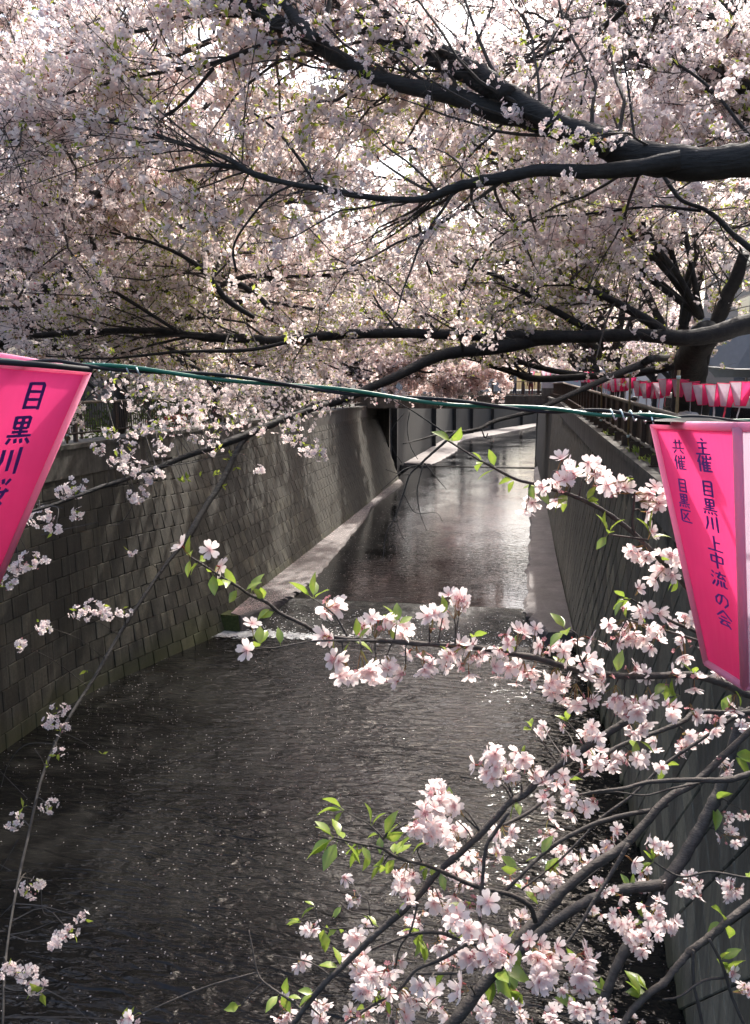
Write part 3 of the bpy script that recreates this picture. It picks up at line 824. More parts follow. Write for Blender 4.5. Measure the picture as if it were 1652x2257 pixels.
m = MB(); m.box((-26, 26, 8), (9, 22, 6.2)); m.build('wall', simple('beige_render', (.34, .31, .26), .8, .15), hs)
m = MB(); m.box((-26, 26, 11.3), (9.8, 22.8, .4)); m.build('roof', CONCD, hs)
for yy_ in np.arange(17, 36, 3.6):
    f = MB(); f.box((-21.48, yy_, 7.4), (.12, 1.7, 1.5)); fo = f.build('window', RAILM, hs)
    g = MB(); g.box((-21.42, yy_, 7.4), (.06, 1.5, 1.3)); g.build('pane', GLASS, fo)
sg = thing('notice_board', tuple(onz(196, 900, 4.95) * 0 + np.array([-12.3, 21, 4.95])), 'white notice board beyond the left railing, beside the pink lantern', 'sign')
m = MB(); m.box((-12.3, 21, 7.1), (.06, .45, 1.6), .2); m.build('board', simple('white_board', (.6, .62, .62), .5, .1), sg)
m = MB(); m.box((-12.25, 21, 6.7), (.05, .34, .35), .2); m.build('notice', GLASS, sg)
m = MB(); m.box((-12.35, 21, 5.6), (.06, .06, 1.4)); m.build('post', RUST, sg)
bb_ = thing('road_barrier', (-11.0, 24.5, 4.95), 'orange road barrier showing through the left railing', 'barrier')
OR = simple('orange_plastic', (.62, .10, .04), .45, .1)
for z in (5.55, 5.95): MB().box((-11.0, 24.5, z), (.05, 1.7, .22)).build('board', OR, bb_)
for y in (23.8, 25.2): MB().box((-11.06, y, 5.5), (.05, .05, 1.1)).build('leg', RAILM, bb_)

# ---- vehicles behind the lanterns
def vehicle(loc, yaw, name, label, cat, paint, L, Wd, Ht, prof):
    t = bpy.data.objects.new(name, None); COL.objects.link(t); tag(t, label, cat)
    t.matrix_world = Matrix.Translation(loc) @ Matrix.Rotation(yaw, 4, 'Z')
    n = len(prof)
    ring = []
    for sx, k in ((-1, 1), (-.94, 1.0), (.94, 1.0), (1, 1)):
        ring.append([(sx * Wd / 2 * (1 - .16 * max(0, (z / Ht - .5)) * 2 * (abs(sx) > .9)), y * L / 2, z if abs(sx) < .97 else .02 + z * .985) for y, z in prof])
    V = np.array(ring).reshape(-1, 3); m = MB(); F = []
    for a in range(3):
        for i in range(n): F.append([a * n + i, a * n + (i + 1) % n, (a + 1) * n + (i + 1) % n, (a + 1) * n + i])
    m.add(V, [np.array(F), list(range(n)), list(range(4 * n - 1, 3 * n - 1, -1))])
    link('body', m.mesh('body', paint), t)
    for s_ in (-1, 1):
        for yy_ in (-.02, .34):
            w0 = Wd / 2 * (.90)
            m = MB(); y0 = yy_ * L - .13 * L; y1 = yy_ * L + .13 * L
            m.hexa([(s_ * (w0 + .05), y0, Ht * .58), (s_ * (w0 + .05), y1, Ht * .58), (s_ * w0 * .8, y1, Ht * .58), (s_ * w0 * .8, y0, Ht * .58), (s_ * (w0 + .012), y0, Ht * .88), (s_ * (w0 + .012), y1, Ht * .88), (s_ * w0 * .8, y1, Ht * .88), (s_ * w0 * .8, y0, Ht * .88)])
            link('window', m.mesh('window', GLASS), t)
    for s_ in (-1, 1):
        for yy_ in (-.30, .32):
            m = MB(); m.tubes([(s_ * (Wd / 2 - .2), yy_ * L, .31), (s_ * (Wd / 2 - .05), yy_ * L, .31), (s_ * (Wd / 2 + .01), yy_ * L, .31)], .31, 16)
            wh = link('wheel', m.mesh('wheel', BLACKC), t)
            m = MB(); m.tubes([(s_ * (Wd / 2 + .005), yy_ * L, .31), (s_ * (Wd / 2 + .02), yy_ * L, .31)], .19, 12)
            link('rim', m.mesh('rim', RAILM), wh)
    for s_ in (-1, 1):
        m = MB(); m.box((s_ * Wd * .36, -L / 2 - .005, Ht * .42), (.26, .04, .13)); link('headlight', m.mesh('headlight', PALE), t)
    m = MB(); m.hexa([(-Wd * .40, -.445 * L, Ht * .56), (Wd * .40, -.445 * L, Ht * .56), (Wd * .40, -.40 * L, Ht * .56), (-Wd * .40, -.40 * L, Ht * .56), (-Wd * .36, -.392 * L, Ht * .9), (Wd * .36, -.392 * L, Ht * .9), (Wd * .36, -.35 * L, Ht * .9), (-Wd * .36, -.35 * L, Ht * .9)])
    link('windscreen', m.mesh('windscreen', GLASS), t)
WPAINT = simple('white_paint', (.72, .73, .74), .25, .02, bumpk=.0)
GPAINT = simple('silver_paint', (.35, .38, .38), .3, .02, metallic=.6, bumpk=0)
VANP = [(-1, .3), (-1, .85), (-.9, 1.05), (-.72, 1.72), (-.6, 1.82), (.9, 1.84), (.98, 1.7), (1, .3)]
vehicle((5.35, 15.6, 4.95), math.radians(8), 'parked_van', 'white van parked on the right bank behind the lantern row, at the edge', 'van', WPAINT, 3.9, 1.7, 1.84, VANP)
vehicle((5.6, 25.5, 4.95), math.radians(3), 'parked_van', 'silver grey van parked on the right bank beside the near pole', 'van', GPAINT, 3.9, 1.7, 1.9, VANP)

# ---- people
SKIN = simple('skin', (.50, .31, .22), .6, .08); HAIR = simple('black_hair', (.02, .017, .015), .5, .2)
def person(loc, yaw, ht, shirt, pants, label, bag=None, stride=.12):
    t = bpy.data.objects.new('person', None); COL.objects.link(t); tag(t, label, 'person')
    t.matrix_world = Matrix.Translation(loc) @ Matrix.Rotation(yaw, 4, 'Z') @ Matrix.Scale(ht / 1.7, 4)
    V = [(0, 0, .92), (0, 0, 1.12), (0, 0, 1.36), (0, 0, 1.46), (0, -.01, 1.54), (0, -.015, 1.62), (0, 0, 1.68)]
    R = [.15, .135, .15, .06, .075, .095, .06]; Ed = [(i, i + 1) for i in range(6)]
    for s_ in (-1, 1):
        b = len(V); f = stride * s_
        V += [(s_ * .1, 0, .86), (s_ * .11, -.03 - f * .5, .48), (s_ * .11, .02 - f, .09), (s_ * .11, -.13 - f, .04)]; R += [.095, .062, .048, .04]
        Ed += [(0, b), (b, b + 1), (b + 1, b + 2), (b + 2, b + 3)]
        b = len(V)
        V += [(s_ * .2, 0, 1.38), (s_ * .25, .03, 1.12), (s_ * .24, -.1 + f * .3, .9), (s_ * .235, -.13 + f * .3, .80)]; R += [.06, .045, .036, .038]
        Ed += [(2, b), (b, b + 1), (b + 1, b + 2), (b + 2, b + 3)]
    me = bpy.data.meshes.new('body'); me.from_pydata(V, Ed, [])
    o = bpy.data.objects.new('body_tmp', me); COL.objects.link(o)
    sk = o.modifiers.new('s', 'SKIN'); sk.use_smooth_shade = True
    for i, r in enumerate(R): me.skin_vertices[0].data[i].radius = (r, r * (.8 if i < 3 else 1))
    me.skin_vertices[0].data[0].use_root = True
    o.modifiers.new('u', 'SUBSURF').levels = 1
    dg = bpy.context.evaluated_depsgraph_get()
    m2 = bpy.data.meshes.new_from_object(o.evaluated_get(dg)); bpy.data.objects.remove(o)
    m2.name = 'body'; m2.materials.clear()
    for mt in (SKIN, shirt, pants, BLACKC): m2.materials.append(mt)
    for p in m2.polygons:
        c = p.center
        hand = abs(c.x) > .17 and c.z < .86
        p.material_index = 3 if c.z < .075 else (0 if hand else (2 if c.z < .95 and abs(c.x) < .19 else (1 if c.z < 1.45 else 0)))
    link('body', m2, t)
    m = MB(); u, v = np.meshgrid(np.linspace(0, 2 * math.pi, 15)[:-1], np.linspace(0, 1.75, 7)); r_ = .112
    X = r_ * np.sin(v) * np.cos(u); Y = r_ * 1.08 * np.sin(v) * np.sin(u) + .018; Z = 1.625 + r_ * 1.02 * np.cos(v)
    ix = np.arange(98).reshape(7, 14)
    m.add(np.stack([X, Y, Z], -1).reshape(-1, 3), [np.stack([ix[:-1], np.roll(ix[:-1], -1, 1), np.roll(ix[1:], -1, 1), ix[1:]], -1).reshape(-1, 4)])
    link('hair', m.mesh('hair', HAIR, True), t)
    for s_ in (-1, 1):
        m = MB(); m.box((s_ * .033, -.108, 1.615), (.022, .012, .010)); link('eye', m.mesh('eye', HAIR), t)
    m = MB(); m.add([(-.014, -.105, 1.585), (.014, -.105, 1.585), (0, -.132, 1.588), (0, -.104, 1.622)], [[0, 1, 2], [0, 2, 3], [2, 1, 3]]); link('nose', m.mesh('nose', SKIN), t)
    if bag:
        m = MB(); m.box((.0, .17, 1.18), (.28, .14, .40)); link('backpack', m.mesh('backpack', bag), t)
def clo(name, c): return simple(name, c, .85, .15, scale=30)
NAVY, GREY, WHT, YEL, MAR, BLK = clo('navy_cloth', (.03, .04, .08)), clo('grey_cloth', (.16, .17, .18)), clo('white_shirt', (.6, .6, .64)), clo('lime_cloth', (.40, .44, .10)), clo('maroon_cloth', (.13, .03, .04)), clo('black_cloth', (.02, .02, .022))
person((3.95, 19.6, 4.97), math.radians(-25), 1.70, WHT, BLK, 'person in a white shirt walking behind the near lantern pole')
person((3.75, 27, 4.97), math.radians(170), 1.66, GREY, BLK, 'person in a grey jacket seen from behind beyond the fence', BLK)
person((4.35, 14.4, 4.97), math.radians(15), 1.64, BLK, NAVY, 'dark dressed person beside the white van behind the lanterns', OR)
for k, (x, sh, pa, lab, bg_) in enumerate(((-.95, BLK, BLK, 'person in black at the bridge railing', None), (-.15, GREY, NAVY, 'person in grey and navy crossing the bridge', None), (.35, YEL, GREY, 'person in a lime top and grey trousers on the bridge', None), (.85, MAR, MAR, 'person in maroon standing by the pale bridge post', BLK))):
    person((x, 52.2 + .3 * (k % 2), 6.21), math.radians((90, -90, 80, 170)[k]), 1.62 + .05 * (k % 3), sh, pa, lab, bg_)

# ---- shrubs and far buildings closing the banks
SHRUB = leafy('shrub_leaf', [(0, (.02, .035, .01)), (.6, (.045, .075, .018)), (1, (.10, .13, .03))], .3)
def shrub(x, y, r, h, label):
    n = 900; t = thing('shrub', (x, y, 4.95), label, 'shrub', 'dark shrubs behind the left railing')
    d = unit(rng.normal(0, 1, (n, 3))); d[:, 2] = np.abs(d[:, 2]); c = np.array([x, y, 5.1]) + d * np.array([r, r * 1.3, h]) * rng.uniform(.55, 1.05, n)[:, None]
    nv = unit(d + rng.normal(0, .6, (n, 3))); L = rng.uniform(.10, .2, n)[:, None]; s_ = unit(np.cross(nv, rng.normal(0, 1, (n, 3))))
    V = np.stack([c, c + nv * L * .5 + s_ * L * .28, c + nv * L, c + nv * L * .5 - s_ * L * .28], 1)
    m = MB(); m.add(V, np.arange(4 * n).reshape(n, 4), np.repeat(rng.random(n), 4)); m.build('foliage', SHRUB, t, kind='stuff')
    m = MB()
    for k in range(4): m.tubes([(x, y, 4.95), (x + rng.normal(0, .1), y + rng.normal(0, .1), 5.4), (x + rng.normal(0, .4), y + rng.normal(0, .5), 5.1 + h * .8)], [.04, .03, .015], 5)
    m.build('stem', TWIG, t)
for k, y in enumerate((12, 15.5, 18.6, 22.5, 26, 30, 34.5, 39, 44, 49.5, 55)):
    shrub(-13.4 + rng.normal(0, .3), y, 1.3, 1.7 + .5 * rng.random(), 'dark leafy shrub behind the left railing, ' + ('nearest the lantern', 'second from the lantern', 'third from the lantern', 'fourth from the lantern', 'fifth along', 'sixth along', 'seventh along', 'eighth along', 'ninth along', 'next to the bridge', 'just past the bridge')[k])
def block_of_flats(c, d, col, label, nwin):
    t = thing('apartment_building', (c[0], c[1], 4.95), label, 'building', 'buildings beyond the trees')
    m = MB(); m.box((c[0], c[1], 4.95 + d[2] / 2), d); m.build('wall', simple('far_render', col, .8, .1), t)
    m = MB(); m.box((c[0], c[1], 5.0 + d[2]), (d[0] + .5, d[1] + .5, .35)); m.build('roof', CONCD, t)
    sx = -1 if c[0] > 0 else 1
    for j in range(int(d[2] // 3)):
        for k in range(nwin):
            y = c[1] - d[1] / 2 + d[1] * (k + .5) / nwin
            f = MB(); f.box((c[0] + sx * d[0] / 2, y, 6.8 + 3 * j), (.14, 1.7, 1.5)); fo = f.build('window', RAILM, t)
            g = MB(); g.box((c[0] + sx * (d[0] / 2 + .05), y, 6.8 + 3 * j), (.08, 1.5, 1.3)); g.build('pane', GLASS, fo)
block_of_flats((-25, 52, 0), (9, 26, 9), (.20, .19, .17), 'dull grey flats behind the left bank near the bridge', 6)
block_of_flats((-24, 84, 0), (9, 30, 8), (.26, .25, .23), 'grey flats behind the left bank past the bridge', 6)
block_of_flats((17, 78, 0), (9, 46, 7), (.33, .33, .34), 'pale low building behind the right bank past the bridge', 8)
block_of_flats((-14, 150, 0), (22, 9, 7), (.30, .29, .28), 'low building closing the view beyond the bend, at the left', 2)
block_of_flats((20, 176, 0), (30, 9, 6), (.36, .35, .35), 'low pale building closing the view beyond the bend, at the right', 2)

# ================================================================== cherry trees
A6 = np.arange(6) * math.pi / 3
def rand_unit(n): return unit(rng.normal(0, 1, (n, 3)))
def basis(nv):
    ref = np.where(np.abs(nv[:, 2:3]) < .9, np.array([[0, 0, 1.]]), np.array([[1., 0, 0]]))
    a = unit(np.cross(ref, nv)); return a, np.cross(nv, a)
def flowers5(m, C_, nv, r, tint):
    """five-petalled flowers: 5 notched quads each"""
    n = len(C_); a, b = basis(nv); ph = rng.uniform(0, 6.28, n)
    k = np.arange(5) * 2 * math.pi / 5
    def pt(rad, da, up):
        th = ph[:, None] + k + da
        return C_[:, None] + (rad * r)[:, None, None] * (a[:, None] * np.cos(th)[..., None] + b[:, None] * np.sin(th)[..., None]) + (up * r)[:, None, None] * nv[:, None]
    cup = rng.uniform(.05, .5, n)
    c = C_[:, None] + 0 * k[:, None]
    V = np.stack([np.broadcast_to(c, (n, 5, 3)), pt(.78, -.52, .55 * cup), pt(.95, 0, .8 * cup), pt(.78, .52, .55 * cup)], 2)
    T = np.broadcast_to(tint[:, None, None], (n, 5, 4)).copy(); T[..., 0] = np.maximum(T[..., 0], .78)
    m.add(V, np.arange(n * 20).reshape(-1, 4), T.ravel())
def puffs(m, C_, nv, r, tint):
    """far blossom: folded ragged hexagon"""
    n = len(C_); a, b = basis(nv)
    rad = r[:, None] * rng.uniform(.6, 1.15, (n, 6)); th = A6 + rng.uniform(0, 6.28, n)[:, None] + rng.normal(0, .2, (n, 6))
    h = r[:, None] * rng.uniform(-.45, .45, (n, 6))
    V = C_[:, None] + rad[..., None] * (a[:, None] * np.cos(th)[..., None] + b[:, None] * np.sin(th)[..., None]) + h[..., None] * nv[:, None]
    ix = np.arange(n * 6).reshape(n, 6)
    m.add(V, np.concatenate([ix[:, [0, 1, 2, 3]], ix[:, [0, 3, 4, 5]]]), np.repeat(tint, 6))
def leaves_mass(m, C_, nv, L, tint):
    n = len(C_); d = unit(nv + rng.normal(0, .3, (n, 3)) - np.array([0, 0, .15])); s_ = unit(np.cross(d, rng.normal(0, 1, (n, 3)))); u = np.cross(s_, d)
    L = L[:, None]
    V = np.stack([C_, C_ + d * L * .45 + s_ * L * .21 + u * L * .08, C_ + d * L, C_ + d * L * .45 - s_ * L * .21 + u * L * .08], 1)
    ix = np.arange(4 * n).reshape(n, 4)
    m.add(V, np.concatenate([ix[:, [0, 1, 2]], ix[:, [0, 2, 3]]]), np.repeat(tint, 4))

GAPS = [(640, 150, 115, 48, 1.0), (440, 95, 70, 60, .8), (730, 185, 60, 26, .8), (865, 372, 80, 42, .95), (945, 378, 45, 30, .8), (770, 310, 50, 34, .6), (700, 340, 30, 30, .5),
        (1240, 105, 30, 42, .7), (1395, 150, 55, 70, .8), (1440, 60, 60, 60, .6), (1300, 215, 50, 40, .5), (1600, 20, 60, 30, .6), (1180, 60, 30, 40, .4), (1020, 20, 40, 20, .4), (860, 30, 50, 26, .5), (300, 15, 40, 20, .5)]
def keep(C_, tree_y):
    q = proj(C_); x, y, z = q.T
    k = z > 2.6
    k &= (x > -170) & (x < 1830) & (y > -230)
    for gx, gy, rx, ry, pr in GAPS:
        e = ((x - gx) / (rx * .72)) ** 2 + ((y - gy) / (ry * .72)) ** 2
        k &= ~((e < 1.0 + rng.normal(0, .18, len(x))) & (rng.random(len(x)) < pr * .85))
    return k
def under(C_):
    """air kept free above the water and the streets (world space)"""
    x, y, z = C_.T
    lo = np.where(x < -6.6, np.where(y > 15, 6.25, 6.9), np.where(x > 1.6, 7.12 + .016 * y, 7.15 + .022 * y))
    lo = lo + .25 * np.sin(x * 1.3 + y * .7) + .2 * np.sin(y * 1.9 - x)
    return z > lo

class Crown:
    def __init__(s): s.limb, s.twig, s.fl, s.lf = MB(), MB(), MB(), MB()
def grow(limbs, nb, nt, per, Lb=(1.0, 2.4), Lt=(.35, .95), cl_per=5, green=.08, up=.15, out=None, dens=1.0, twig_r=1.0, tint0=0.0, keepers=True, sizek=1.0, low=None, twf=1.0, bias=(0, 0, 0)):
    """limbs: list of (K,4) arrays (xyz, r). Returns branch, twig and blossom geometry, all vectorised."""
    cr = Crown()
    w_ = np.array([np.linalg.norm(np.diff(l[:, :3], axis=0), axis=1).sum() for l in limbs]); w_ = w_ / w_.sum()
    li = rng.choice(len(limbs), nb, p=w_); tt = rng.uniform(.15, 1, nb)
    O = np.zeros((nb, 3)); T = np.zeros((nb, 3)); R0 = np.zeros(nb)
    for j, l in enumerate(limbs):
        s_ = np.where(li == j)[0]
        if not len(s_): continue
        f = tt[s_] * (len(l) - 1.001); i = f.astype(int); u = (f - i)[:, None]
        O[s_] = l[i, :3] * (1 - u) + l[i + 1, :3] * u; T[s_] = unit(l[i + 1, :3] - l[i, :3]); R0[s_] = l[i, 3]
    d = unit(T * .55 + rand_unit(nb) * np.array([1, 1, .65]) * .85 + np.array([0, 0, up]) + np.array(bias))
    L = rng.uniform(*Lb, nb)
    K = 8; B = np.zeros((nb, K, 3)); B[:, 0] = O
    for k in range(1, K):
        B[:, k] = B[:, k - 1] + d * (L / (K - 1))[:, None]
        d = unit(d + rng.normal(0, .17, (nb, 3)) + np.array([0, 0, -.035]))
    rb = np.minimum(R0 * .45, .006 + .009 * L)[:, None] * np.linspace(1, .32, K)
    if keepers:
        kb = keep(B[:, -1], 0) & (under(B[:, -1]) if low is None else low(B[:, -1]))
        B, rb, L = B[kb], rb[kb], L[kb]; nb = len(B)
    fine_ = twig_r < 1
    cr.twig.tubes(B if fine_ else B[:, ::2], (rb if fine_ else rb[:, ::2]) * twig_r, 4 if fine_ else 3)
    # twigs
    bi = rng.integers(0, nb, nt); f = rng.uniform(.6, K - 1.01, nt); i = f.astype(int); u = (f - i)[:, None]
    O = B[bi, i] * (1 - u) + B[bi, i + 1] * u; T = unit(B[bi, i + 1] - B[bi, i])
    d = unit(T * .7 + rand_unit(nt) * .75 + np.array([0, 0, .10]))
    L = rng.uniform(*Lt, nt); K2 = 4; W = np.zeros((nt, K2, 3)); W[:, 0] = O
    for k in range(1, K2):
        W[:, k] = W[:, k - 1] + d * (L / (K2 - 1))[:, None]
        d = unit(d + rng.normal(0, .14, (nt, 3)) + np.array([0, 0, -.02]))
    sw = rng.random(nt) < twf * (keep(W[:, -1], 0) & (under(W[:, -1]) if low is None else low(W[:, -1])))
    cr.twig.tubes(W[sw], (np.full(sw.sum(), .0042)[:, None] * np.linspace(1, .5, K2)) * twig_r, 3)
    # clusters along twigs (with a patchy density field)
    nc = nt * cl_per
    wi = rng.integers(0, nt, nc); f = rng.uniform(.3, K2 - 1.01, nc); i = f.astype(int); u = (f - i)[:, None]
    Cc = W[wi, i] * (1 - u) + W[wi, i + 1] * u
    patch = np.sin(Cc[:, 0] * 1.7 + 1.3 * np.sin(Cc[:, 2] * 1.1)) + np.sin(Cc[:, 1] * 1.3 + Cc[:, 2] * 1.9) + np.sin(Cc[:, 2] * 2.3 - Cc[:, 0])
    k_ = rng.random(nc) < np.clip(.44 + .24 * patch, .04, 1) * dens
    Cc = Cc[k_]
    if keepers: Cc = Cc[keep(Cc, 0) & (under(Cc) if low is None else low(Cc))]
    nc = len(Cc)
    dist = np.linalg.norm(Cc - CAM, axis=1)
    for lo, hi, npf, r_, rc, fn in ((0, 6.8, 9, .0205, .062, flowers5), (6.8, 11, 9, .0235, .06, puffs), (11, 15, 8, .0285, .06, puffs), (15, 27, 6, .043, .085, puffs), (27, 48, 3, .07, .13, puffs), (48, 500, 3, .12, .2, puffs)):
        s_ = (dist >= lo) & (dist < hi)
        if not s_.any(): continue
        npf = max(1, int(round(npf * per)))
        c = np.repeat(Cc[s_], npf, 0); nn = rand_unit(len(c)); nn[:, 2] -= .25; nn = unit(nn)
        p = c + nn * rng.uniform(.35, 1.1, len(c))[:, None] * rc
        tint = np.clip(rng.beta(1.6, 3.2, len(c)) * .75 + tint0 + np.repeat(rng.normal(0, .05, s_.sum()), npf), 0, .80)
        br_ = rng.random(len(c)) < .07
        tint[br_] = rng.uniform(.86, 1.0, br_.sum())
        rr = r_ * sizek * rng.uniform(.75, 1.2, len(c)); rr[br_] *= .6
        fn(cr.fl, p, unit(nn + rng.normal(0, .35, nn.shape)), rr, tint)
        g = rng.random(s_.sum()) < green * np.clip(1.15 + .5 * np.sin(Cc[s_][:, 0] * .9 + Cc[s_][:, 1] * .5), .3, 2) * np.where(Cc[s_][:, 2] < 9.6, 1.7, 1.0)
        cg = Cc[s_][g]
        if len(cg):
            cg = np.repeat(cg, 5, 0)
            leaves_mass(cr.lf, cg + rng.normal(0, .03, cg.shape), unit(rand_unit(len(cg)) + np.array([0, 0, .35])), rng.uniform(.042, .082, len(cg)) * (1 if hi < 20 else 1.6), np.clip(rng.normal(.45, .25, len(cg)), 0, 1))
    return cr
def limb_mesh(l, sides=12):
    q = spline(l, max(10, len(l) * 4)); n = len(q)
    q[:, :3] += rng.normal(0, 1, (n, 3)) * q[:, 3:4] * .05
    q[:, 3] *= 1 + rng.normal(0, .045, n)
    m = MB(); m.tubes(q[:, :3], q[:, 3], sides); return m
def finish(t, cr):
    if cr.twig.n: cr.twig.build('twigs', TWIG, t, kind='stuff')
    if cr.fl.n: cr.fl.build('blossoms', PETAL, t, kind='stuff')
    if cr.lf.n: cr.lf.build('leaves', LEAFC, t, kind='stuff')
def T3(pts, d0, d1, kx=1.0):
    """traced limb: rows (x, y, width) -> world points with radius, depth running d0 -> d1"""
    p = np.array(pts, float); s_ = np.concatenate([[0], np.cumsum(np.hypot(*np.diff(p[:, :2], axis=0).T))]); s_ /= s_[-1]
    d = d0 + (d1 - d0) * s_
    return np.array([[*P(x, y, dd), w / 2 * dd / FPX * kx] for (x, y, w), dd in zip(p, d)])
def arc_limb(a, b, r0, r1, sag=1.0, n=9):
    a, b = np.array(a, float), np.array(b, float); s_ = np.linspace(0, 1, n)[:, None]
    q = a + (b - a) * s_; q[:, 2:] += sag * np.sin(math.pi * s_ ** .8) ; q += rng.normal(0, .10, q.shape) * np.sin(math.pi * s_)
    return np.c_[q, r0 + (r1 - r0) * s_[:, 0] ** .8]
GT = 'cherry trees lining the two banks'
def auto_tree(base, ends, label, nb, nt, per=1.0, r=.24, fork=2.6, sag=.9, **k):
    t = thing('cherry_tree', tuple(base), label, 'tree', GT)
    b = np.array(base, float); side = 1 if b[0] < -4 else -1
    f = b + np.array([.35 * side, rng.normal(0, .2), fork])
    tr = np.array([[*b, r * 1.25], [*(b + (f - b) * .3 + (rng.normal(0, .05), 0, 0)), r * 1.02], [*(b + (f - b) * .7), r * .95], [*f, r * .92]])
    limb_mesh(tr).build('trunk', BARK, t, smooth=True)
    L = []
    for e in ends:
        l = arc_limb(f - (0, 0, .15), e, r * .62, .028, sag * rng.uniform(.6, 1.2)); L.append(l)
        limb_mesh(l, 9).build('limb', BARK, t, smooth=True)
    cr = grow(L, nb, nt, per, **k); finish(t, cr)
    return t

# --- near right tree, the thick limb overhead
R1 = thing('cherry_tree', (4.6, 5.2, 5.0), 'nearest cherry tree, its thick dark limb arching overhead from the right', 'tree')
base = np.array([4.6, 5.4, 5.0])
e0 = T3([(1960, 430, 110), (1800, 372, 98), (1652, 352, 80), (1560, 362, 80), (1480, 356, 82), (1400, 345, 74), (1320, 312, 66), (1200, 270, 54), (1080, 243, 46), (1010, 214, 42), (900, 190, 36), (820, 165, 36), (730, 120, 38), (690, 84, 42), (600, 46, 36), (520, 10, 32), (430, -34, 27), (300, -110, 18)], 5.2, 6.4, .92)
tr = np.array([[*base, .34], [*(base + (-.1, 0, 1.4)), .29], [*(base + (-.5, 0, 2.4)), .24], [*e0[0, :3], e0[0, 3]]])
limb_mesh(tr).build('trunk', BARK, R1, smooth=True)
la = [e0,
      T3([(1340, 318, 56), (1250, 280, 46), (1190, 252, 44), (1125, 213, 45), (1060, 185, 38), (1025, 165, 34), (950, 130, 28), (875, 105, 24), (824, 80, 20), (760, 30, 14), (700, -40, 8)], 5.4, 6.4),
      T3([(1120, 210, 40), (1065, 165, 36), (1010, 130, 28), (975, 110, 24), (915, 85, 18), (850, 30, 12), (800, -30, 8)], 5.65, 6.2),
      T3([(1500, 352, 50), (1400, 370, 46), (1300, 378, 38), (1200, 375, 32), (1130, 387, 32), (1050, 402, 30), (1000, 414, 26), (940, 437, 19), (870, 440, 17), (800, 433, 16), (700, 415, 15), (640, 405, 14), (560, 384, 17), (490, 345, 13), (380, 310, 10), (310, 285, 8), (230, 268, 6), (120, 262, 4)], 5.3, 6.6, .82),
      T3([(570, 388, 12), (510, 367, 10), (440, 365, 8), (370, 378, 6)], 6.2, 6.4),
      T3([(700, 90, 26), (660, 50, 25), (630, 10, 22), (600, -60, 16)], 5.9, 6.2),
      T3([(705, 80, 15), (720, 40, 13), (730, -20, 10)], 5.9, 6.1),
      T3([(672, 78, 14), (570, 103, 11), (480, 137, 10), (420, 150, 9), (350, 160, 8), (290, 172, 7), (150, 205, 6), (0, 248, 5), (-90, 280, 4)], 6.0, 7.2),
      T3([(530, 35, 9), (424, 36, 8), (319, 66, 8), (269, 75, 6), (140, 120, 5)], 6.2, 7.0),
      T3([(470, 150, 8), (400, 230, 7), (340, 262, 6), (230, 268, 5), (170, 330, 4)], 6.3, 6.8),
      T3([(1310, 1, 16), (1375, 15, 14), (1320, 65, 12), (1250, 100, 8), (1170, 130, 5)], 6.4, 7.0),
      T3([(560, 250, 5), (610, 290, 6), (655, 345, 7), (700, 410, 8)], 6.3, 6.2),
      T3([(1010, 415, 4), (915, 455, 5), (925, 500, 6), (935, 560, 6), (950, 605, 5)], 7.2, 7.6),
      T3([(520, 600, 6), (515, 540, 5), (560, 470, 5), (600, 430, 5), (650, 405, 6)], 6.4, 6.1),
      T3([(1460, 385, 9), (1500, 440, 9), (1560, 465, 10), (1620, 520, 13), (1680, 570, 16)], 6.2, 5.8),
      T3([(1545, 465, 8), (1440, 455, 6), (1310, 470, 5), (1180, 480, 4)], 6.2, 6.6),
      T3([(1400, 320, 6), (1385, 200, 5), (1370, 100, 4)], 5.6, 5.9),
      T3([(1280, 230, 5), (1300, 130, 5), (1330, 60, 4)], 5.6, 5.9),
      T3([(1652, 300, 8), (1560, 190, 7), (1460, 120, 6), (1380, 70, 5)], 6.4, 7)]
for l in la: limb_mesh(l, 12 if l[0, 3] > .03 else 7).build('limb', BARK, R1, smooth=True)
cr = grow([l[2:] if i == 0 else l for i, l in enumerate(la)], 360, 1900, 1.0, Lb=(.5, 1.8), Lt=(.25, .75), cl_per=6, green=.10, up=.18, twig_r=.8, bias=FWD * .55)
finish(R1, cr)

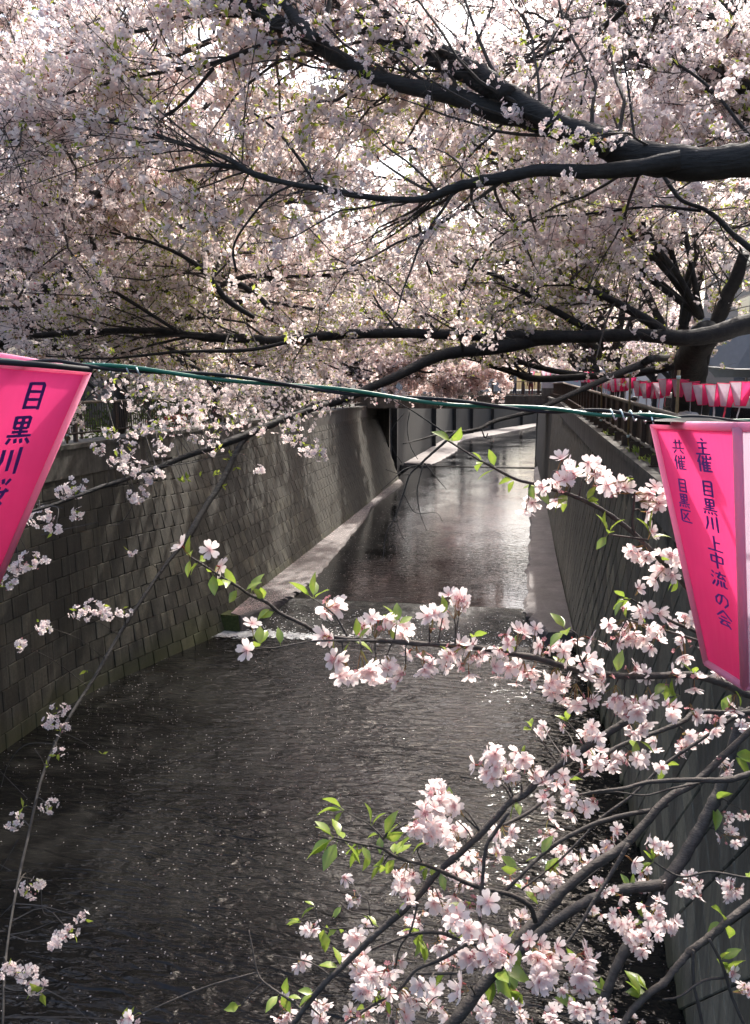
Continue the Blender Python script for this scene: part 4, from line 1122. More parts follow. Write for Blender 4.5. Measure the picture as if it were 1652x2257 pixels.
# --- second right tree: trunk behind the lanterns, long limb across the whole canal
R2 = thing('cherry_tree', (3.2, 15.2, 5.0), 'forked cherry tree behind the lantern row, its long limb spanning the canal', 'tree')
tr = np.array([[*P(1528, 1000, 19.0), .44], [*P(1522, 880, 18.6), .39], [*P(1520, 830, 17.8), .35], [*P(1528, 775, 16.6), .32], [*P(1560, 735, 15.4), .27]])
limb_mesh(tr).build('trunk', BARK, R2, smooth=True)
lb = [T3([(1720, 690, 62), (1652, 712, 60), (1580, 735, 52), (1500, 745, 46), (1400, 738, 36), (1300, 742, 36), (1200, 742, 34), (1100, 742, 34), (1000, 738, 30), (900, 734, 28), (830, 735, 27), (750, 737, 28), (680, 745, 26), (600, 751, 27), (540, 746, 27), (450, 743, 24), (390, 735, 19), (340, 729, 18), (200, 731, 17), (80, 740, 16), (0, 745, 14), (-120, 760, 10)], 15.2, 12.5, .78),
      T3([(1230, 742, 34), (1180, 748, 32), (1100, 767, 28), (1010, 776, 26), (960, 787, 24), (880, 826, 22), (790, 866, 19), (740, 886, 17), (690, 896, 16), (600, 935, 15), (560, 951, 14), (530, 980, 12), (490, 1060, 13), (450, 1120, 13), (425, 1165, 15), (405, 1195, 10), (365, 1245, 8), (320, 1310, 8), (265, 1395, 8), (210, 1490, 8), (165, 1560, 7), (125, 1630, 6), (90, 1720, 6), (65, 1830, 6), (42, 1930, 6), (22, 2040, 5), (10, 2140, 5), (5, 2290, 5)], 14.8, 3.4),
      T3([(720, 890, 12), (600, 935, 16), (500, 975, 18), (420, 1002, 13), (350, 1030, 13), (280, 1055, 11), (210, 1078, 10), (140, 1105, 8), (60, 1130, 7), (-60, 1170, 5)], 8.2, 5.0),
      T3([(1530, 850, 30), (1545, 800, 30), (1565, 740, 30), (1610, 640, 30), (1640, 560, 24)], 17.6, 16),
      T3([(1480, 745, 26), (1400, 690, 20), (1300, 640, 14), (1180, 600, 9)], 15, 14),
      T3([(1330, 742, 18), (1250, 700, 16), (1180, 660, 12), (1100, 610, 9), (1010, 590, 6)], 14.8, 14),
      T3([(1020, 776, 7), (1010, 700, 6), (1030, 610, 6), (1080, 540, 5), (1160, 470, 4)], 12, 11),
      T3([(560, 700, 10), (500, 660, 14), (440, 590, 10), (350, 540, 7), (230, 510, 5)], 11.5, 11),
      T3([(600, 685, 12), (550, 640, 14), (470, 595, 11), (400, 560, 8)], 13, 13),
      T3([(700, 735, 8), (560, 770, 9), (400, 775, 7), (240, 790, 5), (100, 785, 4)], 12.5, 11.5),
      T3([(390, 730, 8), (280, 660, 8), (160, 590, 7), (40, 540, 6)], 12.8, 12)]
lb += [arc_limb(P(1545, 700, 16.2), e, .065, .018, .7) for e in ((-2.2, 14.5, 12.0), (-.5, 16.5, 12.8), (-3.6, 17, 11.4), (1.5, 14.5, 13.0), (-3.0, 13, 11.8), (-4.6, 19, 13.4), (-2.4, 20, 14.0), (-5.4, 16, 12.8), (-1, 12.4, 11.6))]
for l in lb: limb_mesh(l, 12 if l[0, 3] > .06 else 8).build('limb', BARK, R2, smooth=True)
cr = grow([lb[0], lb[3], lb[4], lb[5], lb[6], lb[7], lb[8], lb[9], lb[10], *lb[11:]], 680, 4600, 1.0, Lb=(.8, 2.6), Lt=(.35, .95), cl_per=5, green=.32, up=.22, bias=FWD * .5)
# sprays along the drooping limb, over the left wall
def clump(cr, x, y, rpx, n, d, green=.3, spread=.8, rad=.025):
    c = P(x, y, d); r_ = rpx / FPX * d
    nn = rand_unit(n); nn[:, 2] = np.abs(nn[:, 2]) * np.where(rng.random(n) < .4, 1, -1); p = c + nn * r_ * rng.uniform(.45, 1.0, n)[:, None] * np.array([1.1, .9, .8])
    tint = np.clip(rng.beta(1.5, 3.6, n) * .7, 0, .76)
    flowers5(cr.fl, p, unit(nn + rng.normal(0, .25, nn.shape) - FWD * .35), np.full(n, rad) * rng.uniform(.85, 1.15, n), tint)
    nbud = max(1, n // 6)
    flowers5(cr.fl, c + rand_unit(nbud) * r_ * .7, rand_unit(nbud), np.full(nbud, .008), np.full(nbud, .88))
    ng = rng.binomial(6, green)
    if ng: leaves_mass(cr.lf, c + rand_unit(ng) * r_ * .5, unit(rand_unit(ng) + (0, 0, .5)), rng.uniform(.04, .07, ng), np.clip(rng.normal(.4, .2, ng), 0, 1))
    st = np.stack([np.broadcast_to(c, p.shape), (p + c) / 2 + rng.normal(0, .004, p.shape), p], 1)
    cr.twig.tubes(st, .0011, 3, .4)
droop = [(165, 1075, 34, 14), (140, 1085, 22, 8), (90, 1140, 34, 14), (170, 1130, 20, 8), (122, 1165, 20, 6), (300, 1095, 30, 12), (262, 1010, 28, 10), (290, 1030, 34, 14), (215, 990, 22, 8), (240, 955, 24, 7), (300, 950, 26, 7), (335, 950, 36, 12), (390, 930, 34, 12), (430, 970, 20, 6), (345, 1040, 22, 7), (318, 1060, 24, 8), (70, 1235, 34, 14), (40, 1250, 30, 10), (18, 1285, 24, 8), (290, 1215, 16, 4), (180, 1352, 30, 10), (210, 1338, 30, 12), (235, 1352, 22, 8), (95, 1378, 24, 10), (45, 1420, 20, 8), (275, 1348, 18, 5), (125, 1565, 24, 9), (112, 1595, 22, 7), (138, 1605, 20, 6), (128, 1658, 15, 4), (105, 1775, 22, 7), (32, 1812, 26, 8), (62, 1960, 28, 10), (85, 1945, 22, 6), (128, 2072, 24, 7), (155, 2055, 20, 6), (180, 2022, 14, 3), (60, 2150, 30, 10), (18, 2140, 24, 7), (80, 2180, 22, 6), (280, 2248, 22, 4), (570, 1037, 18, 6),
         (480, 950, 30, 10), (520, 925, 26, 8), (455, 930, 24, 8), (410, 905, 34, 12), (360, 905, 26, 8), (570, 950, 24, 8), (640, 960, 34, 14), (680, 985, 34, 14), (705, 1000, 22, 8), (655, 935, 30, 12), (600, 900, 34, 14), (560, 885, 34, 14), (640, 875, 34, 14), (700, 870, 34, 14), (735, 850, 30, 12), (480, 880, 34, 12), (440, 860, 34, 12), (510, 850, 34, 14), (590, 845, 34, 14), (660, 830, 34, 14), (385, 870, 26, 8), (330, 850, 34, 12), (270, 840, 34, 10), (230, 870, 20, 6), (300, 880, 34, 12), (430, 915, 32, 12), (540, 905, 34, 12), (610, 925, 32, 12), (690, 900, 34, 12), (660, 860, 36, 14), (600, 870, 34, 12), (520, 875, 34, 12), (450, 885, 34, 12), (370, 860, 34, 12), (410, 840, 36, 14), (550, 830, 36, 14), (630, 820, 36, 14), (715, 830, 34, 12), (760, 870, 26, 9), (470, 985, 26, 8), (355, 985, 30, 9), (280, 985, 28, 9)]
lim = lb[1][:, :3]; limq = proj(spline(lim, 300)); limw = spline(lim, 300)
lim2 = spline(lb[2][:, :3], 120); limw = np.concatenate([limw, lim2]); limq = proj(limw)
for x, y, r_, n in droop:
    j = np.argmin((limq[:, 0] - x) ** 2 + (limq[:, 1] - y) ** 2); d = limq[j, 2] + rng.normal(0, .15)
    d = min(d, 6.4 + max(0, (1000 - y)) * .02) if y > 900 else max(d, 8.0)
    clump(cr, x, y, r_ * (.95 if y > 940 else 1.25), int(n * (1.9 if y > 940 else 2.6)), d, .30 if y > 1000 else .75)
    p1 = P(x, y, d); mid = (limw[j] + p1) / 2 + rng.normal(0, .03, 3) + (0, 0, .05)
    cr.twig.tubes(spline([limw[j], mid, p1], 7), np.linspace(.0045, .0022, 7), 4, .4)
for x, y, n in ((410, 1055, 4), (400, 1062, 3), (480, 1042, 5), (500, 1012, 5), (490, 1072, 5), (505, 1000, 4), (470, 1045, 4), (190, 1478, 3), (225, 1662, 2), (105, 1690, 2), (50, 1780, 3), (440, 1050, 3), (520, 1030, 3)):
    j = np.argmin((limq[:, 0] - x) ** 2 + (limq[:, 1] - y) ** 2)
    c = P(x, y, limq[j, 2]); nn = unit(rand_unit(n) + (0, 0, .3)); leaves_mass(cr.lf, np.repeat(c[None], n, 0), nn, rng.uniform(.05, .085, n), rng.uniform(.1, .6, n))
    cr.twig.tubes(spline([limw[j], (limw[j] + c) / 2 + (0, 0, .02), c], 5), .0025, 4, .4)
for pts in ([(130, 1640), (60, 1640), (20, 1680), (0, 1740)], [(75, 1650), (95, 1680), (98, 1710)], [(60, 1760), (0, 1700)], [(40, 1850), (0, 1920)], [(25, 1920), (-10, 1900)], [(30, 1990), (0, 2020)], [(22, 2060), (70, 2050), (120, 2030)], [(90, 1960), (95, 2010), (120, 2020)], [(12, 2150), (60, 2160)], [(80, 2170), (160, 2215), (230, 2290)], [(280, 1060), (295, 1100), (270, 1150), (240, 1160)], [(340, 1030), (420, 1020), (480, 1005), (540, 1000)], [(140, 1120), (60, 1110), (-20, 1140)], [(200, 1500), (215, 1480)], [(90, 1180), (150, 1165), (220, 1150)]):
    j = np.argmin((limq[:, 0] - pts[0][0]) ** 2 + (limq[:, 1] - pts[0][1]) ** 2); d = limq[j, 2]
    cr.twig.tubes(spline([P(x, y, d) for x, y in pts], 14), np.linspace(.0042, .0018, 14), 4, .4)
finish(R2, cr)

# --- third right tree with the bare hanging branch and the low limbs near the bridge
R3 = thing('cherry_tree', (4.7, 24, 5.1), 'right bank cherry tree whose bare dead branch hangs over the river', 'tree')
base = np.array([4.7, 24, 5.1]); fk = base + (-.2, 0, 2.7)
limb_mesh(np.array([[*base, .30], [*(base + (-.05, 0, 1.2)), .25], [*fk, .23]])).build('trunk', BARK, R3, smooth=True)
lc = [arc_limb(fk, (-2.5, 21, 10.2), .15, .03), arc_limb(fk, (0, 25, 12.0), .14, .03), arc_limb(fk, (4, 20, 12.5), .14, .03), arc_limb(fk, (6, 24, 12), .14, .03),
      np.concatenate([[[*fk, .11]], T3([(1500, 800, 18), (1420, 820, 18), (1300, 830, 16), (1180, 835, 15), (1130, 820, 14), (1069, 801, 12), (1040, 785, 9), (980, 770, 6)], 20, 19)]),
      T3([(1300, 830, 14), (1219, 817, 13), (1165, 804, 11), (1096, 777, 8)], 20, 20),
      np.concatenate([[[*fk, .085]], T3([(1440, 790, 18), (1415, 803, 18), (1370, 820, 15), (1270, 864, 12), (1180, 905, 10), (1151, 912, 9), (1088, 929, 9), (1056, 945, 8), (1015, 952, 7), (980, 953, 6), (935, 966, 4), (888, 978, 2.5)], 15, 7)]),
      T3([(1003, 953, 6), (976, 978, 6), (947, 1003, 5), (925, 1024, 5), (903, 1046, 4), (890, 1085, 3.5), (870, 1140, 3), (850, 1180, 2.5), (843, 1245, 1.5)], 7.6, 7.0),
      T3([(933, 1021, 4), (923, 1060, 3), (919, 1087, 3), (925, 1130, 2), (940, 1170, 1.5)], 7.6, 7.2),
      T3([(979, 953, 4), (945, 930, 3.5), (911, 907, 3), (860, 877, 2)], 7.4, 7.5), T3([(925, 1024, 3), (890, 1035, 3), (865, 1058, 2), (840, 1080, 1.5)], 7.4, 7.2),
      T3([(935, 1020, 3), (955, 1045, 2), (983, 1078, 1.5)], 7.5, 7.4), T3([(903, 905, 2.5), (897, 945, 2), (905, 985, 2), (920, 1012, 1.5)], 7.5, 7.3), T3([(890, 910, 2), (862, 950, 2), (866, 990, 1.5), (885, 1020, 1.2)], 7.5, 7.4),
      T3([(903, 1046, 2.5), (880, 1045, 2), (850, 1035, 1.4)], 7.3, 7.1), T3([(890, 1090, 2), (915, 1130, 1.6), (960, 1130, 1.2), (975, 1150, 1)], 7.1, 7.0), T3([(870, 1140, 2), (885, 1180, 1.5), (900, 1200, 1)], 7.1, 7.0), T3([(1060, 945, 3), (1069, 965, 3), (1075, 955, 2)], 8, 8)]
for l in lc: limb_mesh(l, 10 if l[0, 3] > .05 else 6).build('limb', BARK, R3, smooth=True)
cr = grow(lc[:6], 300, 2300, 1.0, Lb=(1, 2.6), Lt=(.4, 1.0), cl_per=5, green=.26)
finish(R3, cr)

# --- the remaining avenue
def ends_r(y, z0=8.6): return [(-3.4 + rng.normal(0, .6), y - 2.2, z0 + .8), (-2.6, y + 2.0, z0 + 1.6), (-.6, y - .8, z0 + 3.4), (1.5, y + 2.6, z0 + 4.4), (3.8, y - 2.5, z0 + 4.4), (6.5, y + .8, z0 + 3.2), (-1.2, y + .2, z0 - .1), (.2, y + 1.5, z0 - .8), (-4.6, y + .5, z0 + 2.4)]
def ends_l(y, z0=8.4): return [(-4.6 + rng.normal(0, .6), y - 2.2, z0 + .6), (-5.2, y + 2.0, z0 + 1.5), (-7.2, y - .8, z0 + 3.4), (-9.5, y + 2.6, z0 + 4.6), (-12, y - 2.4, z0 + 4.8), (-14.5, y + .8, z0 + 3.4), (-6.6, y + .3, z0 - .8), (-10, y - 1, z0 + 2.2), (-7.4, y - 2, z0 - 1.5), (-8.6, y + 1.6, z0 - 1.7), (-3.2, y - .6, z0 + 2.0), (-3.6, y + 1.4, z0 + .9)]
auto_tree((-11.8, 9.0, 4.95), ends_l(9.5, 8.8) + [(-6.4, 7.2, 10.8), (-7.6, 6.4, 11.4), (-5.2, 8.6, 11.6)], 'left bank cherry tree whose crown fills the upper left corner', 420, 3400, green=.06, Lb=(.7, 2.2))
auto_tree((-11.6, 15.0, 4.95), ends_l(15.2) + [(-3.8, 15, 12), (-5, 16, 13.2), (-6.6, 14, 13.4)], 'second cherry tree of the left bank, spreading above the barred railing', 440, 3900, green=.15)
auto_tree((-11.6, 21.5, 4.95), ends_l(21.5, 8.2) + [(-4.6, 21, 13.6), (-6.2, 23, 14.2)], 'third cherry tree of the left bank, low boughs over the leaning wall', 460, 4200, green=.2, twf=.6)
auto_tree((-11.6, 29, 4.95), ends_l(29), 'fourth cherry tree of the left bank behind the low boughs', 340, 3000, green=.12, twf=.4)
auto_tree((-11.6, 37, 4.95), ends_l(37), 'fifth cherry tree of the left bank', 240, 1900, green=.06, Lt=(.4, 1.2), twf=.3)
auto_tree((-11.6, 46, 4.95), ends_l(46, 8.0) + [(-2.2, 47.5, 7.4), (-3.0, 49.0, 6.9), (-1.6, 48.5, 8.2), (-4.2, 48, 6.8), (-.8, 48.6, 7.6), (-2.0, 49.4, 6.6), (-3.4, 49.3, 6.3)], 'left bank cherry tree drooping a pale bough over the bridge railing', 380, 5200, green=.03, twf=.4, Lt=(.4, 1.2), low=lambda C_: (C_[:, 2] > 5.9 + .25 * np.sin(3 * C_[:, 0])) & (C_[:, 0] < -.3))
auto_tree((4.6, 9.8, 5.0), [(0, 9, 10.6), (2.4, 11.5, 11.6), (4.6, 8.4, 12), (6.5, 11, 11)], 'right bank cherry tree behind the overhead limb, crown at the upper right', 280, 2500, green=.10, r=.2)
auto_tree((3.6, 29, 5.2), ends_r(29), 'right bank cherry tree beyond the far lantern pole', 320, 2700, green=.16, twf=.4)
auto_tree((3.7, 37, 5.3), ends_r(37), 'right bank cherry tree standing before the bridge post', 240, 1900, green=.08, twf=.3, Lt=(.4, 1.2))
auto_tree((3.9, 45, 5.3), ends_r(45), 'last right bank cherry tree before the bridge', 220, 1700, green=.06, twf=.3, Lt=(.4, 1.2))
for k, (x, y, lab) in enumerate(((-11.8, 59, 'pale cherry tree on the left just beyond the bridge'), (-11.4, 72, 'distant cherry tree on the left bank where the river starts to bend'), (-11, 88, 'distant cherry tree above the curved concrete wall'), (-7.5, 108, 'far cherry tree at the middle of the bend'), (-1.5, 127, 'far cherry tree seen between the bridge posts'), (5.5, 150, 'farthest cherry tree, at the end of the bend'))):
    g_ = 1.6 if x < -10 else 1.0
    e = [(x + 6.0 * g_, y - 3, 9.0), (x + 5.4 * g_, y + 2, 10.8), (x + 3.6 * g_, y, 13.0), (x, y + 2, 14.2), (x - 3, y - 2, 12.6), (x + 5.2 * g_, y, 8.2)]
    auto_tree((x, y, 4.95), e, lab, 160, 1500, twf=.08, green=.02, Lb=(1.2, 3), Lt=(.5, 1.6), r=.28)
for k, (x, y, lab) in enumerate(((11.5, 62, 'cherry tree on the right just beyond the bridge'), (12.5, 76, 'distant cherry tree on the right bank behind the concrete pier'))):
    e = [(x - 5.5, y - 2, 9.6), (x - 4.5, y + 2, 11), (x - 2, y, 13.4), (x, y + 2, 14), (x + 3, y - 2, 12.6), (x - 5, y, 8.6)]
    auto_tree((x, y, 4.95), e, lab, 90, 500, twf=.15, green=.04, Lb=(1.2, 3), Lt=(.5, 1.6), r=.28)

# ================================================================== foreground sprays
def petal_mesh(seed, cup, mats):
    r = np.random.default_rng(seed); m = MB()
    for k in range(5):
        th = k * 2 * math.pi / 5 + r.normal(0, .08); cu = cup * r.uniform(.7, 1.3)
        rows = [(.06, .04), (.34, .215), (.66, .355), (.90, .31), (1.0, .17)]
        V, T = [], []
        for j, (ra, wd) in enumerate(rows):
            for s_ in (-1, 0, 1):
                rr = ra - (.10 if (j == 4 and s_ == 0) else 0)
                lift = cu * rr ** 1.6 + .07 * abs(s_) * wd * (1.5 - rr) - .05 * rr * math.sin(3 * rr + k) + (.02 * s_)
                x, y = rr * math.cos(0), s_ * wd
                V.append((x * math.cos(th) - y * math.sin(th), x * math.sin(th) + y * math.cos(th), lift)); T.append([.83, .60, .16, .05, .10][j] + .05 * r.random())
        F = [[j * 3 + s_, j * 3 + s_ + 1, j * 3 + s_ + 4, j * 3 + s_ + 3] for j in range(4) for s_ in (0, 1)]
        m.add(V, np.array(F), T, 0)
        a = th + math.pi / 5                               # sepal star behind
        m.add([(.04 * math.cos(a - 1.2), .04 * math.sin(a - 1.2), -.05), (.30 * math.cos(a), .30 * math.sin(a), -.03), (.04 * math.cos(a + 1.2), .04 * math.sin(a + 1.2), -.05)], [[0, 1, 2]], .6, 1)
    m.tubes([(0, 0, .01), (0, 0, -.12), (0, 0, -.34)], [.055, .085, .045], 5, .3, 1)
    for k in range(9):
        a = k * 2.4; t = .25 + .12 * r.random(); L = .30 + .14 * r.random()
        d = np.array([math.cos(a) * t, math.sin(a) * t, L])
        s_ = np.array([-math.sin(a), math.cos(a), 0]) * .012
        m.add([(0, 0, .02) + s_, (0, 0, .02) - s_, d * .9 - s_ * .6, d * .9 + s_ * .6], [[0, 1, 2, 3]], .5, 2)
        m.add([d + s_ * 2.2, d - s_ * 2.2, d + (0, 0, .05)], [[0, 1, 2]], 0, 2)
    return m
FLM = [petal_mesh(i, c, None) for i, c in enumerate((.12, .25, .42, .70, .18, .55))]
FMATS = [PETAL, CALYX, STAMEN]
FLMESH = [m.mesh('blossom', FMATS, True) for m in FLM]
def leaf_mb(seed):
    r = np.random.default_rng(seed); m = MB(); V, T = [], []
    w_ = [.02, .17, .24, .21, .12, .0]; dr = r.uniform(.1, .45); cv = r.uniform(.15, .4)
    for j in range(6):
        t = j / 5
        for s_ in (-1, 0, 1):
            jag = 1 + .12 * ((j + (s_ > 0)) % 2)
            V.append((t, s_ * w_[j] * jag, -dr * t * t + cv * abs(s_) * w_[j] + .1 * t)); T.append(.25 + .3 * r.random() + (.25 if s_ == 0 else 0))
    F = [[j * 3 + s_, j * 3 + s_ + 1, j * 3 + s_ + 4, j * 3 + s_ + 3] for j in range(5) for s_ in (0, 1)]
    m.add(V, np.array(F), T)
    m.tubes([(-.22, 0, .02), (-.1, 0, 0), (0, 0, 0)], .012, 3, .7); return m
LFMESH = [leaf_mb(i).mesh('leaf', LEAF, True) for i in range(5)]
def frame_from(nv, spin):
    z = Vector(nv).normalized(); x = z.orthogonal().normalized(); y = z.cross(x)
    return Matrix((x, y, z)).transposed().to_4x4() @ Matrix.Rotation(spin, 4, 'Z')

class Spray:
    def __init__(s, name, base, label):
        s.t = thing(name, base, label, 'tree'); s.W = []; s.br = MB(); s.st = MB(); s.extra = MB(); s.lextra = MB(); s.n = 0; s.nl = 0; s.items = []; s.litems = []
    def branch(s, pts, d0, d1, w0, w1, sides=8, jig=.6):
        p = np.array(pts, float); q = spline(np.c_[p, np.linspace(d0, d1, len(p))], len(p) * 6)
        W = np.array([P(x, y, d) for x, y, d in q]); n = len(W)
        r_ = np.linspace(w0, w1, n) / 2 * np.linspace(d0, d1, n) / FPX
        W += rng.normal(0, 1, W.shape) * r_[:, None] * .05
        rr = r_ * (1 + rng.normal(0, .03, n)); knots = rng.random(n) < .08; rr[knots] *= 1.2
        if w0 * d0 / FPX / 2 > .0028: 
            m = MB(); m.tubes(W, rr, sides); m.build('branch', TWIG if w0 < 30 else BARK, s.t, smooth=True)
        else: s.br.tubes(W, rr, 5)
        s.W.append(W)
    def ready(s): s.W = np.concatenate(s.W); s.Q = proj(s.W)
    def near(s, x, y, dmax=99):
        return np.argmin((s.Q[:, 0] - x) ** 2 + (s.Q[:, 1] - y) ** 2)
    def cluster(s, x, y, n, r_px, d=None):
        j = s.near(x, y); dj = s.Q[j, 2]; d = d or dj
        if n > 2: n = int(math.ceil(n * 1.28))
        node = s.W[j]; c = P(x, y, d + rng.normal(0, .02))
        L = c - node; dist = np.linalg.norm(L)
        hub = node + L * (max(0, dist - .035) / max(dist, 1e-6)) if n > 1 else node + L * (max(0, dist - .03) / max(dist, 1e-6)) 
        if dist > .05: s.br.tubes(spline([node, (node + hub) / 2 + rng.normal(0, .006, 3) + (0, 0, .008), hub], 6), np.linspace(.0022, .0014, 6), 5)
        R_ = r_px / FPX * d
        for k in range(n):
            o = rand_unit(1)[0]; o = unit((o + unit(L + 1e-6) * .35 - FWD * .15)[None])[0] if n > 1 else unit((L + 1e-6)[None])[0]
            p = c + o * R_ * (.35 + .65 * rng.random()) * (np.array([1, 1, .8]) if n > 1 else 0)
            nv = unit((o * .8 + rng.normal(0, .35, 3) - FWD * .40 + np.array([0, 0, -.22]))[None])[0]
            s.items.append((d, p, nv,   .0220 * rng.uniform(.88, 1.12)))
            a = hub; b = p - nv * .006
            s.st.tubes(spline([a, (a + b) / 2 + rng.normal(0, .003, 3), b], 5), .0009, 3, rng.random())
        for k in range(rng.binomial(4, .5)):              # spent red calyxes and bud scales
            o = rand_unit(1)[0] * R_ * .8; p = c + o
            s.st.tubes([hub, (hub + p) / 2, p], .0009, 3, .9)
            flowers5(s.extra, p[None], unit(o[None]), np.array([.0075]), np.array([.875]))
    def leaf(s, x, y, n, size=.06, up=None, d=None):
        j = s.near(x, y); d = d or s.Q[j, 2]; node = s.W[j]; c = P(x, y, d)
        L = c - node; dist = np.linalg.norm(L); hub = node + L * max(0, 1 - .6 * size / max(dist, 1e-6)) if dist > size * .6 else node
        if np.linalg.norm(hub - node) > .02: s.br.tubes(spline([node, (node + hub) / 2 + (0, 0, .004), hub], 5), np.linspace(.002, .0014, 5), 5)
        for k in range(n):
            dr = unit((unit(L[None])[0] * .7 + rand_unit(1)[0] * (.75 if n > 1 else .3) + np.array([0, 0, .12]) + (np.array(up) if up is not None else 0))[None])[0]
            s.litems.append((d, hub, dr, size * .70 * rng.uniform(.7, 1.15)))
    def done(s, maxf=295):
        if s.br.n: s.br.build('twigs', TWIG, s.t, smooth=True, kind='stuff')
        if s.st.n: s.st.build('flower_stalks', STALK, s.t, kind='stuff')
        s.items.sort(key=lambda i: i[0]); ex = MB()
        for k, (d, p, nv, r_) in enumerate(s.items):
            Mx = Matrix.Translation(tuple(p)) @ frame_from(nv, random.uniform(0, 6.28)) @ Matrix.Scale(r_, 4)
            v = int(rng.choice(6, p=[.2, .22, .2, .12, .14, .12]))
            if k < maxf: link('blossom', FLMESH[v], s.t, mat=Mx)
            else:
                V = np.concatenate(FLM[v].v); T = np.concatenate(FLM[v].t); A = np.array(Mx)
                for mi in range(3):
                    pass
                n0 = ex.n; ex.v.append(V @ A[:3, :3].T + A[:3, 3]); ex.t.append(T); ex.n += len(V)
                ex.f.extend([(f + n0, mi) for f, mi in FLM[v].f])
        if ex.n: ex.build('blossoms', FMATS, s.t, smooth=True, kind='stuff')
        if s.extra.n: s.extra.build('spent_calyxes', PETAL, s.t, kind='stuff')
        for k, (d, p, dr, L) in enumerate(s.litems):
            x = Vector(dr); z = (Vector((0, 0, 1)) + Vector(rng.normal(0, .5, 3))).normalized(); y = z.cross(x).normalized(); z = x.cross(y)
            Mx = Matrix.Translation(tuple(p)) @ Matrix((x, y, z)).transposed().to_4x4() @ Matrix.Translation((L * .22, 0, 0)) @ Matrix.Scale(L, 4)
            link('leaf', LFMESH[int(rng.integers(5))], s.t, mat=Mx)

FA = Spray('cherry_tree', (2.3, 2.3, 5.0), 'foreground cherry tree reaching two long flowering sprays in from the right')
FA.branch([(1900, 1560), (1760, 1545), (1652, 1532), (1590, 1505), (1520, 1488), (1440, 1490), (1366, 1490), (1305, 1480), (1253, 1472), (1180, 1450), (1110, 1438), (1045, 1427), (937, 1420), (842, 1412), (760, 1408), (702, 1395), (667, 1376), (616, 1351), (588, 1328), (550, 1311), (524, 1293), (485, 1270), (455, 1250), (420, 1228)], 2.1, 1.45, 19, 4)
FA.branch([(765, 1402), (740, 1360), (712, 1335), (690, 1320)], 1.5, 1.48, 5, 3)
FA.branch([(830, 1412), (700, 1413), (650, 1420), (600, 1428), (560, 1425)], 1.5, 1.46, 5, 2.5)
FA.branch([(1290, 1478), (1275, 1440), (1272, 1400)], 1.55, 1.5, 5, 3)
FA.branch([(1760, 1490), (1652, 1400), (1580, 1345), (1516, 1295), (1487, 1262), (1459, 1237), (1433, 1212), (1398, 1177), (1354, 1142), (1309, 1114), (1260, 1092), (1215, 1078), (1176, 1066), (1141, 1058), (1106, 1041), (1075, 1024), (1049, 1010), (985, 970)], 1.95, 1.62, 16, 4)
FA.branch([(1398, 1177), (1392, 1150), (1397, 1100), (1395, 1070), (1392, 1050)], 1.66, 1.62, 7, 4)
FA.branch([(1427, 1190), (1370, 1182), (1340, 1178)], 1.66, 1.62, 5, 3)
FA.branch([(1652, 1440), (1540, 1395), (1470, 1365), (1420, 1338), (1390, 1320)], 1.95, 1.8, 9, 4)
FA.branch([(1660, 1460), (1560, 1420), (1450, 1385), (1380, 1365)], 2.1, 2.0, 8, 4)
FA.ready()
for e in '''462,1212,1,0 400,1203,1,0 484,1250,1,0 730,1332,3,22 716,1352,1,0 555,1374,1,0 543,1434,1,0 720,1408,2,16 735,1450,2,16 760,1475,3,26 800,1470,3,26 826,1486,2,20 850,1478,3,28 890,1498,2,20 895,1392,3,26 912,1432,2,22 935,1465,3,30 952,1362,3,28 970,1375,2,16 1000,1330,3,26 1015,1325,2,18 1010,1440,4,36 985,1455,2,20 830,1376,3,24 862,1370,1,10 800,1385,2,20 1050,1440,3,30 1075,1472,2,22 1110,1420,3,28 1140,1398,2,22 1150,1488,3,28 1120,1478,2,20 1098,1492,1,0 1225,1490,4,34 1240,1440,3,28 1262,1412,1,0 1300,1408,1,0 1292,1455,2,22 1222,1505,3,28 1262,1538,3,30 1290,1545,2,22 1312,1478,3,28 1335,1500,2,22 1420,1490,2,22 1395,1478,2,20 1468,1488,2,24 1352,1540,4,32 1400,1560,4,32 1425,1545,2,22 1375,1572,2,22 1500,1440,2,24 1530,1500,2,24 1345,1375,2,20 1400,1392,5,36 1372,1340,1,10 1432,1350,3,28 1470,1382,3,30 1520,1360,3,30 1510,1410,2,22 1408,1296,1,0 1443,1276,1,0 1482,1268,1,10 1405,1212,3,26 1420,1230,2,16 1436,1171,1,0 1478,1230,3,30 1460,1255,2,18 1236,1010,1,0 1239,1037,2,16 1236,1066,3,24 1252,1052,2,18 1303,1031,3,22 1316,1056,2,18 1224,1104,1,0 1176,1098,2,14 1158,1126,1,0 1347,1066,2,18 1366,1085,3,24 1436,1085,4,26 1427,1130,1,0 1195,1075,1,10 1445,1110,2,16 1380,1395,3,26 1440,1420,2,26 1350,1420,2,22 1560,1425,2,26 1600,1480,2,26 1610,1556,2,24 1516,1581,2,24 1205,1420,2,24 1180,1385,1,0 1180,1470,2,20 1030,1470,2,22'''.split():
    x, y, n, r_ = (float(q) for q in e.split(',')); FA.cluster(x, y, int(n), r_)
